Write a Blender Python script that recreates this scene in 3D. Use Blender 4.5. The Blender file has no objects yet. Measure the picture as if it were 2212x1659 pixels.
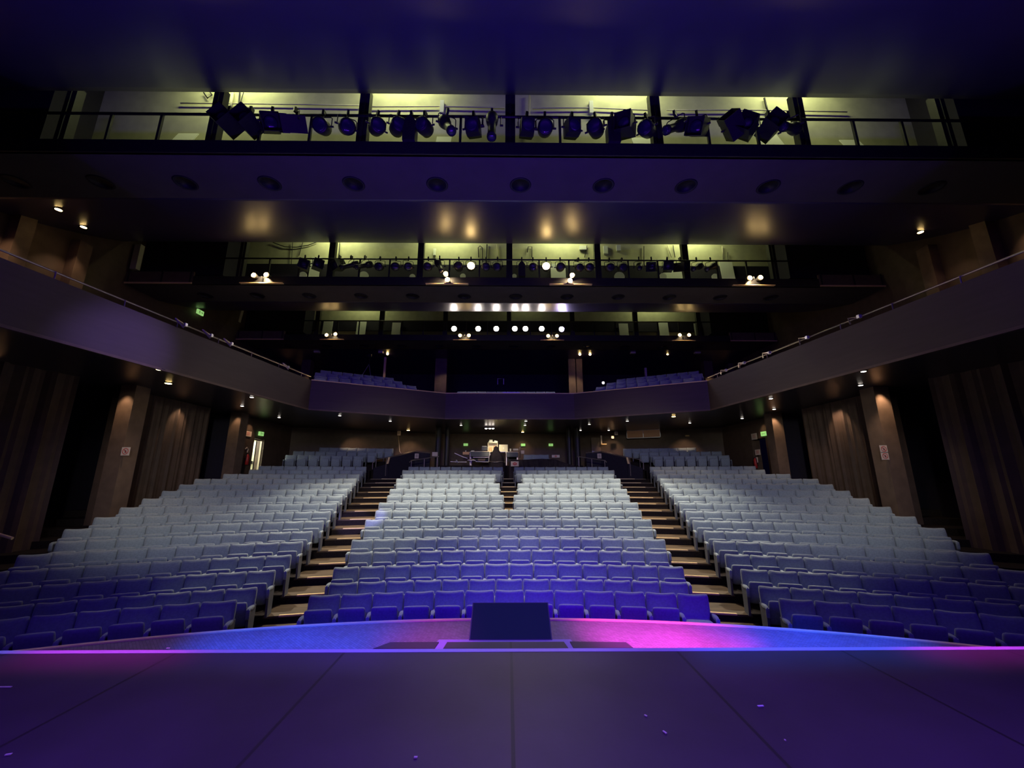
import bpy, math, random
from mathutils import Vector, Matrix, Euler
random.seed(7)
S = bpy.context.scene
COL = S.collection
PI = math.pi
R_ = math.radians

# ------------------------------------------------------------------ camera
EYE = 2.70                       # eye height above the floor of the front row
F_PX, TH, PSI = 869.0, 0.2268, 0.0098
cam = bpy.data.cameras.new('camera'); camo = bpy.data.objects.new('camera', cam); COL.objects.link(camo)
cam.sensor_width = 36.0; cam.lens = F_PX / 2212 * 36.0; cam.clip_start = .05; cam.clip_end = 200
camo.location = (0, 0, EYE); camo.rotation_euler = (PI/2 + TH, 0, -PSI)
S.camera = camo
S.view_settings.view_transform = 'Standard'; S.view_settings.look = 'None'
S.view_settings.gamma = 1.0; S.view_settings.exposure = 0.0; S.view_settings.use_curve_mapping = False

# ------------------------------------------------------------------ world
w = bpy.data.worlds.new('world'); S.world = w; w.use_nodes = True
w.node_tree.nodes['Background'].inputs[0].default_value = (.02, .012, .12, 1)
w.node_tree.nodes['Background'].inputs[1].default_value = .03

# ------------------------------------------------------------------ stage-side lights (unseen, most placed above and behind the camera)
WARM = (1, .74, .40); WHITE = (.86, 1.0, .93); BLUE = (.04, .0, 1.0); MAG = (.85, .04, 1.0)
def spot(name, loc, target, power, color, angle, blend=.4, size=.08, parent=None):
    l = bpy.data.lights.new(name, 'SPOT'); l.energy = power; l.color = color
    l.spot_size = R_(angle); l.spot_blend = blend; l.shadow_soft_size = size
    o = bpy.data.objects.new(name, l); COL.objects.link(o); o.location = loc
    d = Vector(target) - Vector(loc); o.rotation_euler = d.to_track_quat('-Z', 'Y').to_euler()
    if parent: o.parent = parent; o.matrix_parent_inverse = parent.matrix_world.inverted()
    return o
def area(name, loc, target, power, color, sx, sy, spread=180):
    l = bpy.data.lights.new(name, 'AREA'); l.shape = 'RECTANGLE'; l.size = sx; l.size_y = sy; l.energy = power; l.color = color
    l.spread = R_(spread)
    o = bpy.data.objects.new(name, l); COL.objects.link(o); o.location = loc
    d = Vector(target) - Vector(loc); o.rotation_euler = d.to_track_quat('-Z', 'Y').to_euler()
    return o
# added unseen blue fills for the dark hall, blue heads on the front rows
area('blue_fill_area', (0, -3.5, 8.3), (0, 20, 8.3), 200, (.12, .035, 1.0), 16, 1.0, 90)
for x_ in (-7.0, -3.5, 0, 3.5, 7.0): spot('blue_fill_uplight', (x_, 3.9, 1.2), (x_*.8, 5.2, 10), 780 if abs(x_) < 7 else 480, (.12, .02, 1.0), 98, .9, .1)  # uplights added to turn the ceiling navy, no fitting there
spot('blue_head', (-2.2, -1.0, 5.4), (-.6, 7.9, .3), 1700, BLUE, 32, 1, .15)
spot('blue_head', (2.4, -1.0, 5.4), (1.6, 7.9, .3), 1900, (.10, .0, 1.0), 34, 1, .15)
spot('blue_head', (4.6, -1.0, 5.6), (5.6, 8.6, .8), 150, BLUE, 36, 1, .15)
spot('blue_head', (-4.6, -1.0, 5.6), (-5.0, 8.6, .8), 190, BLUE, 36, 1, .15)
# added neutral fill on the middle and back rows, kept below the balcony front
for az, pw in ((-28, 2000), (-13, 2200), (0, 1600), (13, 2200), (28, 2000)):
    a_ = math.radians(az)
    spot('front_light', (3.5*math.sin(a_), -1.5, 5.8), (3.5*math.sin(a_)+15*math.sin(a_), -1.5+15*math.cos(a_), 5.8-15*.195), pw, (1, .98, .80), 27, .85, .3)
# colour heads round the screen on the apron
spot('magenta_head', (1.35, 4.5, 2.2), (1.5, 5.15, .92), 330, (.88, .07, 1), 66, 1, .1)
spot('magenta_head', (2.1, 4.3, 2.0), (2.2, 4.95, .92), 200, (.88, .06, 1), 60, 1, .1)
spot('magenta_head', (-.85, 4.5, 2.1), (-.9, 5.1, .92), 60, (.7, .05, 1), 60, 1, .1)
for x_, p_ in ((3.0, 330), (4.0, 260), (-1.9, 260), (-2.9, 260)):
    spot('blue_floor_head', (x_, 4.4, 2.2), (x_, 5.1, .92), p_, (.0, .06, 1.0), 68, 1, .1)
for x, wd, pw, col in ((-3.75, 1.5, 5, MAG), (-5.6, 1.8, 5, (0, .2, 1)), (4.5, 1.2, 5, MAG), (2.9, 2.2, 9, (0, .12, 1)), (-2.0, 1.8, 5, (.12, .08, 1)), (0, 2.2, 2.5, (.3, .2, 1))):
    area('edge_strip_head', (x, 4.32, 1.75), (x, 4.26, 1.1), pw*.5, col, wd, .05, 75)
# stage floor pools
area('stage_blue_top', (0, .6, 7.5), (0, .2, 0), 420, (.17, .05, 1.0), 9, 2.0, 100)
spot('stage_warm', (0, 8.3, 10.6), (0, 4.3, 1.1), 200, (1, .60, .46), 50, 1, .3)
# lavender beams crossing the hall
spot('lavender_beam', (2.6, -1.2, 7.0), (-5.1, 14.3, 1.1), 9000, (.45, .38, 1.0), 5.0, .5, .05)
spot('lavender_beam', (2.9, 15.2, 10.3), (-9.1, 9.1, 5.6), 2400, (.40, .24, 1.0), 11, 1, .05)

# ------------------------------------------------------------------ pixel rays of the 2212x1659 frame -> points at a real distance
def ray(x, y):
    u = (x - 1106) / F_PX; v = (829.5 - y) / F_PX
    Y = math.cos(TH) - v*math.sin(TH); Z = math.sin(TH) + v*math.cos(TH)
    c, s = math.cos(PSI), math.sin(PSI)
    return Vector((u*c + Y*s, -u*s + Y*c, Z))
def pY(x, y, Y): r = ray(x, y); r *= Y / r.y; return Vector((r.x, r.y, r.z + EYE))
def pX(x, y, X): r = ray(x, y); r *= X / r.x; return Vector((r.x, r.y, r.z + EYE))
def pZ(x, y, z): r = ray(x, y); r *= (z - EYE) / r.z; return Vector((r.x, r.y, z))
def pPlane(x, y, p, n):
    r = ray(x, y); o = Vector((0, 0, EYE)); n = Vector(n); t = (Vector(p) - o).dot(n) / r.dot(n); return o + r*t

# ------------------------------------------------------------------ materials
def mat(name, col, rough=.6, metal=0, spec=.5, ior=1.5, emit=None, estr=0, noise=0, nscale=8, bump=0, bscale=40, aniso=None, sheen=0, stretch=None, alpha=None):
    m = bpy.data.materials.new(name); m.use_nodes = True; nt = m.node_tree; b = nt.nodes['Principled BSDF']
    b.inputs['Base Color'].default_value = (*col, 1); b.inputs['Roughness'].default_value = rough
    b.inputs['Metallic'].default_value = metal; b.inputs['Specular IOR Level'].default_value = spec
    b.inputs['IOR'].default_value = ior
    if sheen: b.inputs['Sheen Weight'].default_value = sheen
    if emit: b.inputs['Emission Color'].default_value = (*emit, 1); b.inputs['Emission Strength'].default_value = estr
    if noise or bump:
        tc = nt.nodes.new('ShaderNodeTexCoord'); mp = nt.nodes.new('ShaderNodeMapping'); nt.links.new(tc.outputs['Object'], mp.inputs[0])
        if stretch: mp.inputs['Scale'].default_value = stretch
    if noise:
        n = nt.nodes.new('ShaderNodeTexNoise'); n.inputs['Scale'].default_value = nscale; n.inputs['Detail'].default_value = 6
        nt.links.new(mp.outputs[0], n.inputs['Vector'])
        cr = nt.nodes.new('ShaderNodeValToRGB'); cr.color_ramp.elements[0].position = .3; cr.color_ramp.elements[1].position = .7
        cr.color_ramp.elements[0].color = (*[c*(1-noise) for c in col], 1); cr.color_ramp.elements[1].color = (*[min(1, c*(1+noise)) for c in col], 1)
        nt.links.new(n.outputs['Fac'], cr.inputs[0]); nt.links.new(cr.outputs[0], b.inputs['Base Color'])
    if bump:
        n2 = nt.nodes.new('ShaderNodeTexNoise'); n2.inputs['Scale'].default_value = bscale; n2.inputs['Detail'].default_value = 3
        nt.links.new(mp.outputs[0], n2.inputs['Vector'])
        bp = nt.nodes.new('ShaderNodeBump'); bp.inputs['Strength'].default_value = bump; bp.inputs['Distance'].default_value = .01
        nt.links.new(n2.outputs['Fac'], bp.inputs['Height']); nt.links.new(bp.outputs[0], b.inputs['Normal'])
    return m
M = {}
M['fabric'] = mat('seat_fabric', (.31, .375, .43), .9, spec=.2, noise=.12, nscale=30, bump=.25, bscale=160, sheen=.3)
M['shell'] = mat('seat_shell', (.06, .07, .10), .55)
M['leg'] = mat('seat_standard', (.11, .12, .16), .5, noise=.1)
M['carpet'] = mat('dark_carpet', (.022, .017, .018), .95, spec=.1, noise=.3, nscale=30)
M['wood'] = mat('stained_wood', (.095, .06, .033), .5, noise=.45, nscale=2.2, stretch=(.6, 9, 1), bump=.08)
M['riser'] = mat('riser_black', (.018, .012, .012), .6, noise=.2)
M['nosing'] = mat('brass_nosing', (.95, .68, .34), .4, spec=.6)
M['wall'] = mat('dark_brown_wall', (.105, .068, .052), .62, noise=.18, nscale=3, bump=.05)
M['pier'] = mat('brown_pier', (.16, .105, .078), .6, noise=.15, nscale=4, bump=.05)
M['curtain'] = mat('pleated_curtain', (.085, .055, .045), .8, noise=.15, nscale=4)
M['black'] = mat('black_paint', (.011, .009, .022), .6)
M['blackwall'] = mat('black_wall', (.015, .011, .03), .75, noise=.2)
M['soffit'] = mat('matt_soffit', (.085, .075, .082), .85, spec=.2, noise=.06, nscale=2)
M['gloss'] = mat('lacquered_ceiling', (.025, .014, .085), .36, spec=1.0, ior=1.65, noise=.08, nscale=1.5)
M['undergloss'] = mat('lacquered_soffit', (.03, .024, .036), .3, spec=.6, noise=.08, nscale=1.5)
M['render'] = mat('bridge_wall_paint', (.60, .60, .38), .8, noise=.10, nscale=3, bump=.1, bscale=8)
M['fascia'] = mat('balcony_fascia', (.085, .057, .05), .55, noise=.08, nscale=2, stretch=(.5, .5, 6), bump=.04)
M['metal'] = mat('painted_metal', (.02, .019, .022), .45, noise=.15)
M['rail'] = mat('brushed_rail', (.5, .42, .38), .35, metal=.8)
M['steel'] = mat('steel', (.55, .55, .6), .35, metal=.7)
M['lens'] = mat('glass_lens', (.03, .03, .06), .1, spec=.9)
M['lampwarm'] = mat('lit_warm_lamp', (1, .8, .4), .5, emit=(1, .66, .24), estr=30)
M['lampcool'] = mat('lit_white_lamp', (1, 1, 1), .5, emit=(1, .93, .80), estr=16)
M['lampviolet'] = mat('lit_violet_lamp', (1, 1, 1), .5, emit=(.62, .5, 1), estr=22)
M['down'] = mat('downlight_glow', (1, 1, 1), .5, emit=(1, .88, .78), estr=9)
M['green'] = mat('lit_green', (.2, .8, .2), .5, emit=(.5, 1, .3), estr=.55)
M['white'] = mat('white_card', (.82, .85, .74), .7)
M['paper'] = mat('notice_paper', (.75, .62, .55), .8)
M['red'] = mat('red_print', (.6, .05, .03), .6)
M['redpaint'] = mat('extinguisher_red', (.5, .03, .03), .35)
M['skin_card'] = mat('cardboard', (.72, .42, .25), .8)
M['screen'] = mat('screen_glass', (.006, .006, .012), .6, spec=.1, emit=(.02, .03, .30), estr=.14)
M['cloth'] = mat('black_cloth', (.035, .025, .03), .9, noise=.3, nscale=4, bump=.4, bscale=5)
M['cream'] = mat('cream_plastic', (.7, .66, .5), .5)
M['daylight'] = mat('lit_corridor_paint', (.85, .88, .70), .8)
M['tape'] = mat('pale_edge_tape', (.42, .38, .55), .6)
M['bluelit'] = mat('lit_blue', (.1, .3, 1), .5, emit=(.12, .42, 1), estr=1.6)
M['amberlit'] = mat('lit_booth_glass', (.2, .1, .05), .2, emit=(.5, .25, .14), estr=.05)
M['dimscreen'] = mat('booth_pane', (.02, .02, .06), .15, spec=.7, emit=(.04, .03, .3), estr=.15)

# stage vinyl: dark rolls laid side by side with seams, and the parquet apron
def stage_mat():
    m = mat('stage_vinyl', (.055, .042, .05), .5, spec=.35, noise=.18, nscale=1.3, bump=.04, bscale=20)
    nt = m.node_tree; b = nt.nodes['Principled BSDF']; tc = [n for n in nt.nodes if n.type == 'TEX_COORD'][0]
    sx = nt.nodes.new('ShaderNodeSeparateXYZ'); nt.links.new(tc.outputs['Object'], sx.inputs[0])
    a = nt.nodes.new('ShaderNodeMath'); a.operation = 'ADD'; a.inputs[1].default_value = 100*1.56 - .035 + .78; nt.links.new(sx.outputs[0], a.inputs[0])
    d = nt.nodes.new('ShaderNodeMath'); d.operation = 'MODULO'; d.inputs[1].default_value = 1.56; nt.links.new(a.outputs[0], d.inputs[0])
    s = nt.nodes.new('ShaderNodeMath'); s.operation = 'SUBTRACT'; s.inputs[1].default_value = .78; nt.links.new(d.outputs[0], s.inputs[0])
    ab = nt.nodes.new('ShaderNodeMath'); ab.operation = 'ABSOLUTE'; nt.links.new(s.outputs[0], ab.inputs[0])
    lt = nt.nodes.new('ShaderNodeMath'); lt.operation = 'LESS_THAN'; lt.inputs[1].default_value = .012; nt.links.new(ab.outputs[0], lt.inputs[0])
    src = b.inputs['Base Color'].links[0].from_socket
    mx = nt.nodes.new('ShaderNodeMix'); mx.data_type = 'RGBA'; nt.links.new(lt.outputs[0], mx.inputs[0])
    nt.links.new(src, mx.inputs[6]); mx.inputs[7].default_value = (.025, .02, .02, 1)
    nt.links.new(mx.outputs[2], b.inputs['Base Color']); return m
M['stage'] = stage_mat()
def parquet():
    m = bpy.data.materials.new('apron_parquet'); m.use_nodes = True; nt = m.node_tree; b = nt.nodes['Principled BSDF']
    tc = nt.nodes.new('ShaderNodeTexCoord'); mp = nt.nodes.new('ShaderNodeMapping'); mp.inputs['Rotation'].default_value = (0, 0, .785)
    nt.links.new(tc.outputs['Object'], mp.inputs[0])
    br = nt.nodes.new('ShaderNodeTexBrick'); br.inputs['Scale'].default_value = 9; br.inputs['Mortar Size'].default_value = .012
    br.inputs['Color1'].default_value = (.30, .23, .22, 1); br.inputs['Color2'].default_value = (.22, .165, .16, 1); br.inputs['Mortar'].default_value = (.1, .07, .07, 1)
    nt.links.new(mp.outputs[0], br.inputs[0]); nt.links.new(br.outputs[0], b.inputs['Base Color']); b.inputs['Roughness'].default_value = .55
    return m
M['parquet'] = parquet()

# ------------------------------------------------------------------ mesh helpers
class MB:
    def __init__(s): s.v = []; s.f = []
    def add(s, vs, fs, mx=None):
        n = len(s.v); s.v += [tuple(mx @ Vector(p)) if mx else tuple(p) for p in vs]; s.f += [tuple(i+n for i in f) for f in fs]; return s
    def box(s, x0, x1, y0, y1, z0, z1, mx=None):
        vs = [(x, y, z) for x in (x0, x1) for y in (y0, y1) for z in (z0, z1)]
        return s.add(vs, [(0, 1, 3, 2), (4, 6, 7, 5), (0, 4, 5, 1), (2, 3, 7, 6), (0, 2, 6, 4), (1, 5, 7, 3)], mx)
    def tube(s, pts, r, n=8, cap=True):
        pts = [Vector(p) for p in pts]; rs = r if isinstance(r, (list, tuple)) else [r]*len(pts); rings = []; prev = None
        for i, p in enumerate(pts):
            d = (pts[min(i+1, len(pts)-1)] - pts[max(i-1, 0)]).normalized()
            a = prev if prev is not None else (Vector((0, 0, 1)) if abs(d.z) < .9 else Vector((1, 0, 0)))
            e1 = (a - d*a.dot(d)).normalized(); prev = e1; e2 = d.cross(e1)
            rings.append([p + (e1*math.cos(2*PI*k/n) + e2*math.sin(2*PI*k/n))*rs[i] for k in range(n)])
        vs = [q for g in rings for q in g]; fs = []
        for i in range(len(pts)-1):
            for k in range(n): fs.append((i*n+k, i*n+(k+1) % n, (i+1)*n+(k+1) % n, (i+1)*n+k))
        if cap: fs += [tuple(range(n))[::-1], tuple((len(pts)-1)*n+k for k in range(n))]
        return s.add(vs, fs)
    def pillow(s, w, h, t, n=10, mx=None, p=6, dip=0, sharp=.5):
        # closed cushion: lies in XZ, thickness along Y
        g = [math.sin(PI/2*(2*i/n-1)) for i in range(n+1)]
        vs = []; idx = {}
        for sd in (-1, 1):
            for i, u in enumerate(g):
                for j, v in enumerate(g):
                    e = (i in (0, n)) or (j in (0, n))
                    if e and sd == 1: idx[(1, i, j)] = idx[(-1, i, j)]; continue
                    th = ((1-abs(u)**p)*(1-abs(v)**p))**sharp
                    rr = 1 - .035*(abs(u)**8)*(abs(v)**8)*2
                    z = v*h/2*rr + (dip*(u*u) if v > 0 else 0)*v
                    idx[(sd, i, j)] = len(vs); vs.append((u*w/2*rr, sd*t/2*th, z))
        fs = []
        for i in range(n):
            for j in range(n):
                a = [idx[(-1, i, j)], idx[(-1, i+1, j)], idx[(-1, i+1, j+1)], idx[(-1, i, j+1)]]; fs.append(tuple(a))
                b = [idx[(1, i, j)], idx[(1, i, j+1)], idx[(1, i+1, j+1)], idx[(1, i+1, j)]]; fs.append(tuple(b))
        return s.add(vs, fs, mx)
    def prism(s, poly, axis, a, b):
        # poly of 2-D points extruded along axis between a and b
        n = len(poly)
        def P(p, q): return (q, p[0], p[1]) if axis == 'x' else ((p[0], q, p[1]) if axis == 'y' else (p[0], p[1], q))
        vs = [P(p, a) for p in poly] + [P(p, b) for p in poly]
        return s.add(vs, [tuple(range(n)), tuple(range(2*n-1, n-1, -1))] + [(i, (i+1) % n, n+(i+1) % n, n+i) for i in range(n)])
    def lathe(s, prof, n=20, mx=None):
        vs = []; fs = []
        for r, z in prof:
            for k in range(n): vs.append((r*math.cos(2*PI*k/n), r*math.sin(2*PI*k/n), z))
        for i in range(len(prof)-1):
            for k in range(n): fs.append((i*n+k, i*n+(k+1) % n, (i+1)*n+(k+1) % n, (i+1)*n+k))
        fs += [tuple(range(n))[::-1], tuple((len(prof)-1)*n+k for k in range(n))]
        return s.add(vs, fs, mx)
    def mesh(s, name, m, smooth=False):
        me = bpy.data.meshes.new(name); me.from_pydata(s.v, [], s.f); me.materials.append(m)
        if smooth: me.polygons.foreach_set('use_smooth', [True]*len(me.polygons))
        me.update(); return me
    def obj(s, name, m, parent=None, smooth=False, loc=None, rot=None):
        o = bpy.data.objects.new(name, s.mesh(name, m, smooth)); COL.objects.link(o)
        if parent: o.parent = parent
        if loc: o.location = loc
        if rot: o.rotation_euler = rot
        return o
def fixn(o):
    import bmesh
    bm = bmesh.new(); bm.from_mesh(o.data); bmesh.ops.recalc_face_normals(bm, faces=bm.faces); bm.to_mesh(o.data); bm.free(); return o
def tag(o, label, cat, group=None, kind=None):
    o['label'] = label; o['category'] = cat
    if group: o['group'] = group
    if kind: o['kind'] = kind
    return o
def thing(name, label, cat, loc=(0, 0, 0), rot=(0, 0, 0), group=None):
    o = bpy.data.objects.new(name, None); COL.objects.link(o); o.location = loc; o.rotation_euler = rot
    o.empty_display_size = .1; return tag(o, label, cat, group)
def struct(o, label=None):
    o['kind'] = 'structure'
    if label: o['label'] = label
    return fixn(o)
def dup(root, loc, rot, label=None, group=None):
    r = root.copy(); COL.objects.link(r); r.location = loc; r.rotation_euler = rot
    if label: r['label'] = label
    if group: r['group'] = group
    for ch in list(root.children):
        c = ch.copy(); COL.objects.link(c); c.parent = r
        for g in ch.children:
            d = g.copy(); COL.objects.link(d); d.parent = c
    return r
ORD = 'zeroth first second third fourth fifth sixth seventh eighth ninth tenth eleventh twelfth thirteenth fourteenth fifteenth sixteenth seventeenth eighteenth nineteenth twentieth twenty-first twenty-second twenty-third twenty-fourth twenty-fifth twenty-sixth twenty-seventh twenty-eighth twenty-ninth thirtieth'.split()

# ------------------------------------------------------------------ seating geometry
XC, YC = .03, -10.94
def rowR(k): t = k-1; return 7.70 + .7785*t + .00557*t*t - YC
ZT = [None, -1.94, -1.93, -1.819, -1.674, -1.513, -1.38, -1.205, -1.018, -.833, -.641, -.446, -.259, -.072, .114, .304, .48]
SH = .76                                                    # backrest height
def lev(k): return max(0.0, ZT[k] + EYE - SH) if k <= 16 else 2.60
LEV = [None] + [lev(k) if k > 2 else 0.0 for k in range(1, 17)]
START = [None, 4.44, 4.58, 4.71, 4.83, 4.99, 5.16, 5.26, 5.44, 5.62, 5.80, 5.98, 6.16, 6.35, 6.55, 6.72, 6.90]
NSIDE = [None, 7, 8, 9, 10, 10, 10, 11, 11, 11, 11, 11, 11, 11, 10, 9, 9]
NC = [None, 13, 13, 14, 14, 15, 15, 16, 16]
HALFGAP = {9: .175, 10: .17, 11: .34, 12: .35, 13: .60, 14: .58, 15: .32, 16: .27}
NH = {9: 8, 10: 8, 11: 8, 12: 8, 13: 8, 14: 8, 15: 9, 16: 9}
def arc(R, s): ph = s / R; return XC + R*math.sin(ph), YC + R*math.cos(ph), -ph

# ------------------------------------------------------------------ structure: tiers, stage, walls, ceilings
def ringmesh(b, R0, R1, z0, z1, p0, p1, n=24, top=True):
    vs = []; fs = []
    for i in range(n+1):
        ph = p0 + (p1-p0)*i/n; s_, c_ = math.sin(ph), math.cos(ph)
        for R, z in ((R0, z0), (R0, z1), (R1, z1), (R1, z0)): vs.append((XC+R*s_, YC+R*c_, z))
    for i in range(n):
        a = 4*i; c = 4*(i+1)
        for q in range(4): fs.append((a+q, c+q, c+(q+1) % 4, a+(q+1) % 4))
    fs += [(0, 1, 2, 3), (4*n+3, 4*n+2, 4*n+1, 4*n)]
    b.add(vs, fs)
NOSE = .30
b = MB(); b.box(-14, 14, 3.8, 9.2, -.2, 0.0); struct(b.obj('floor', M['carpet']))
b = MB()
for k in range(3, 17):
    R0 = rowR(k)-NOSE; R1 = (rowR(k+1)-NOSE) if k < 16 else rowR(16)+.62
    ringmesh(b, R0, R1, -.15, LEV[k], -.62, .62, 40)
ringmesh(b, rowR(16)+.62, rowR(16)+2.1, -.15, 2.60, -.62, .62, 40)
struct(b.obj('floor_tiers', M['carpet']))
for k, (zf, dr) in enumerate(((3.02, 1.9), (3.27, 2.8), (3.52, 3.7))): pass
# wooden aisle treads with pale nosings
def aisle(side):
    b = MB(); out = []
    for k in range(2, 18):
        R0 = (rowR(k)-NOSE) if k < 17 else rowR(16)+.62
        R1 = (rowR(k+1)-NOSE) if k < 16 else (rowR(16)+.62 if k == 16 else rowR(16)+2.0)
        z = LEV[k] if k < 17 else 2.60
        kk = min(k, 16)
        if side == 0:
            if k < 9: continue
            h = HALFGAP[kk]+.03; p0, p1 = -h/R0, h/R0
        else:
            h = (NC[k]*.26 if k < 9 else HALFGAP[kk]+NH[kk]*.52) + .02
            p0, p1 = sorted((side*h/R0, side*(START[kk]-.02)/R0))
        ringmesh(b, R0-.012, R1-.013, z-.03, z+.006, p0, p1, 4)
        if k >= 3:
            if side: a, c = sorted((side*(h+.02)/R0, side*(h+.72*(START[kk]-h))/R0))
            else: a, c = p0, p1
            out.append((k, R0, z, a, c))
    return b, out
NAMES = {-1: 'left aisle', 1: 'right aisle', 0: 'narrow centre aisle'}
for sd in (-1, 1, 0):
    b, out = aisle(sd)
    struct(b.obj('floor_aisle', M['wood']))
    for k, R0, z, a, c in out:
        nb = MB(); ringmesh(nb, R0-.022, R0+.042, z-.012, z+.014, a, c, 5)
        o = fixn(nb.obj('stair_nosing', M['nosing']))
        i = k-2 if sd else k-8
        tag(o, 'pale brass nosing strip on the %s step up the %s' % (ORD[i], NAMES[sd]), 'nosing strip', 'pale nosing strips on the %s steps' % NAMES[sd])
# stage, lower curved apron
b = MB(); b.box(-14, 14, -4, 4.27, .85, 1.10); struct(b.obj('floor_stage', M['stage']))
b = MB(); b.box(-14, 14, 4.10, 4.24, 0, .9); struct(b.obj('wall_stage', M['black']))
b = MB(); b.box(-14, 14, 4.24, 4.31, 1.04, 1.103); struct(b.obj('trim_1', M['tape']))
RA, YA = 14.5, -8.8
b = MB(); pts = [(-6.4, 4.25)]
for i in range(41):
    x = -6.4 + 12.8*i/40; pts.append((x, max(4.26, YA + math.sqrt(RA*RA - x*x))))
pts.append((6.4, 4.25)); b.prism(pts, 'z', .80, .92); struct(b.obj('floor_apron', M['parquet']))
b = MB(); vs = []; fs = []
for i in range(41):
    ph = math.asin((-6.15 + 12.3*i/40)/RA)
    for r, z in ((RA-.035, .921), (RA-.035, .934), (RA+.02, .934), (RA+.02, .86)): vs.append((r*math.sin(ph), YA+r*math.cos(ph), z))
for i in range(40):
    for q in range(4): fs.append((4*i+q, 4*i+4+q, 4*i+4+(q+1) % 4, 4*i+(q+1) % 4))
b.add(vs, fs); struct(b.obj('trim_2', M['nosing']))
b = MB(); vs = []; fs = []
for i in range(41):
    ph = math.asin((-6.2 + 12.4*i/40)/RA)
    for r, z in ((RA-.15, 0), (RA-.15, .8), (RA-.1, .8), (RA-.1, 0)): vs.append((r*math.sin(ph), YA+r*math.cos(ph), z))
for i in range(40):
    for q in range(4): fs.append((4*i+q, 4*i+4+q, 4*i+4+(q+1) % 4, 4*i+(q+1) % 4))
b.add(vs, fs); struct(b.obj('wall_apron', M['black']))

# lower side walls: pleated splay, dark recess, piers, lining wall
ZC = EYE + 2.72            # soffit height under the galleries and balcony
def pleats(b, p, q, z0, z1, n, depth):
    p = Vector(p); q = Vector(q); d = q-p; nrm = Vector((-d.y, d.x)).normalized(); vs = []; fs = []; m = n*6
    for i in range(m+1):
        t = i/m; o = depth*(.5+.5*math.cos(2*PI*i/6)) * (.6 + .4*math.sin(i*1.7))
        x, y = p + d*t + nrm*o
        vs += [(x, y, z0), (x, y, z1)]
    for i in range(m): fs.append((2*i, 2*i+2, 2*i+3, 2*i+1))
    b.add(vs, fs)
for sd, nm in ((-1, 'left'), (1, 'right')):
    b = MB()
    b.box(*sorted((sd*12.1, sd*12.5)), 12.6, 16.3, 0, ZC)
    d0, d1 = (19.42, 20.22) if sd < 0 else (18.9, 20.0)
    b.box(*sorted((sd*12.1, sd*12.5)), 17.8, d0, 0, ZC)
    b.box(*sorted((sd*12.1, sd*12.5)), d1, 27, 0, ZC)
    b.box(*sorted((sd*12.1, sd*12.5)), d0, d1, 4.5, ZC); b.box(*sorted((sd*12.1, sd*12.5)), d0, d1, 0, 2.35)
    struct(b.obj('wall_'+nm, M['wall']))
    b = MB(); b.box(*sorted((sd*13.6, sd*13.8)), 10.5, 17.9, 0, ZC); b.box(*sorted((sd*12.1, sd*13.8)), 17.75, 17.8, 0, ZC)
    struct(b.obj('wall_%s_recess' % nm, M['blackwall']))
    b = MB(); pleats(b, (sd*13.6, 3.0), (sd*12.0, 11.0), 0, ZC, 16, .16*sd)
    struct(b.obj('wall_%s_splay' % nm, M['curtain']))
    b = MB(); pleats(b, (sd*12.08, 12.7), (sd*12.08, 16.2), 2.0 if 0 else 0, ZC-.02, 9, .09*-sd*-1)
    struct(b.obj('wall_%s_lining' % nm, M['curtain']))
    for Y, X0 in ((12.05, 11.30), (17.25, 11.45)):
        b = MB(); b.box(*sorted((sd*X0, sd*(X0+.46))), Y, Y+.5, 0, ZC); struct(b.obj('wall_%s_pier' % nm, M['pier']))
# rear wall under the balcony (faceted) and columns
b = MB()
for p, q in (((-12.2, 22.6), (-4.6, 26.2)), ((-4.6, 26.2), (4.6, 26.2)), ((4.6, 26.2), (12.2, 22.6))):
    d = Vector((q[0]-p[0], q[1]-p[1])); n = Vector((-d.y, d.x)).normalized()*.2
    b.prism([p, q, (q[0]+n.x, q[1]+n.y), (p[0]+n.x, p[1]+n.y)], 'z', 0, ZC+.3)
struct(b.obj('wall_rear', M['wall']))
for x in (948, 967, 1228, 1246):
    c = pY(x, 925, 22.9)
    b = MB(); b.tube([(c.x, 22.9, 2.4), (c.x, 22.9, ZC)], .16 if x in (948, 1246) else .13, 14); struct(b.obj('pillar', M['metal'], smooth=False))
# soffit under galleries and balcony
FX = [(-9.9, 3.2), (-9.4, 6.9), (-8.3, 16.4), (-3.1, 19.1), (3.1, 19.1), (8.3, 16.4), (9.4, 6.9), (9.9, 3.2)]
FX = [(x+.09, y) for x, y in FX]
b = MB(); poly = [(-14.2, 3.2)] + FX + [(14.2, 3.2), (14.2, 27), (-14.2, 27)]
b.prism([(x, y) for x, y in poly], 'z', ZC, ZC+.2)
o = b.obj('ceiling_soffit', M['undergloss']); struct(o)
# fascia of galleries and balcony: one continuous parapet
def ribbon(b, path, off0, off1, z0, z1):
    P = [Vector(p) for p in path]; nr = []
    for i in range(len(P)):
        d0 = (P[i]-P[i-1]).normalized() if i else (P[1]-P[0]).normalized(); d1 = (P[i+1]-P[i]).normalized() if i < len(P)-1 else d0
        n = Vector((-(d0+d1).y, (d0+d1).x)).normalized(); n /= max(.5, n.dot(Vector((-d0.y, d0.x)))); nr.append(n)
    vs = []; fs = []
    for p, n in zip(P, nr):
        for o, z in ((off0, z0), (off0, z1), (off1, z1), (off1, z0)): vs.append((p.x+n.x*o, p.y+n.y*o, z))
    m = len(P)
    for i in range(m-1):
        for q in range(4): fs.append((4*i+q, 4*i+4+q, 4*i+4+(q+1) % 4, 4*i+(q+1) % 4))
    fs += [(0, 1, 2, 3), (4*m-1, 4*m-2, 4*m-3, 4*m-4)]
    b.add(vs, fs)
ZF = EYE + 3.92
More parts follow.
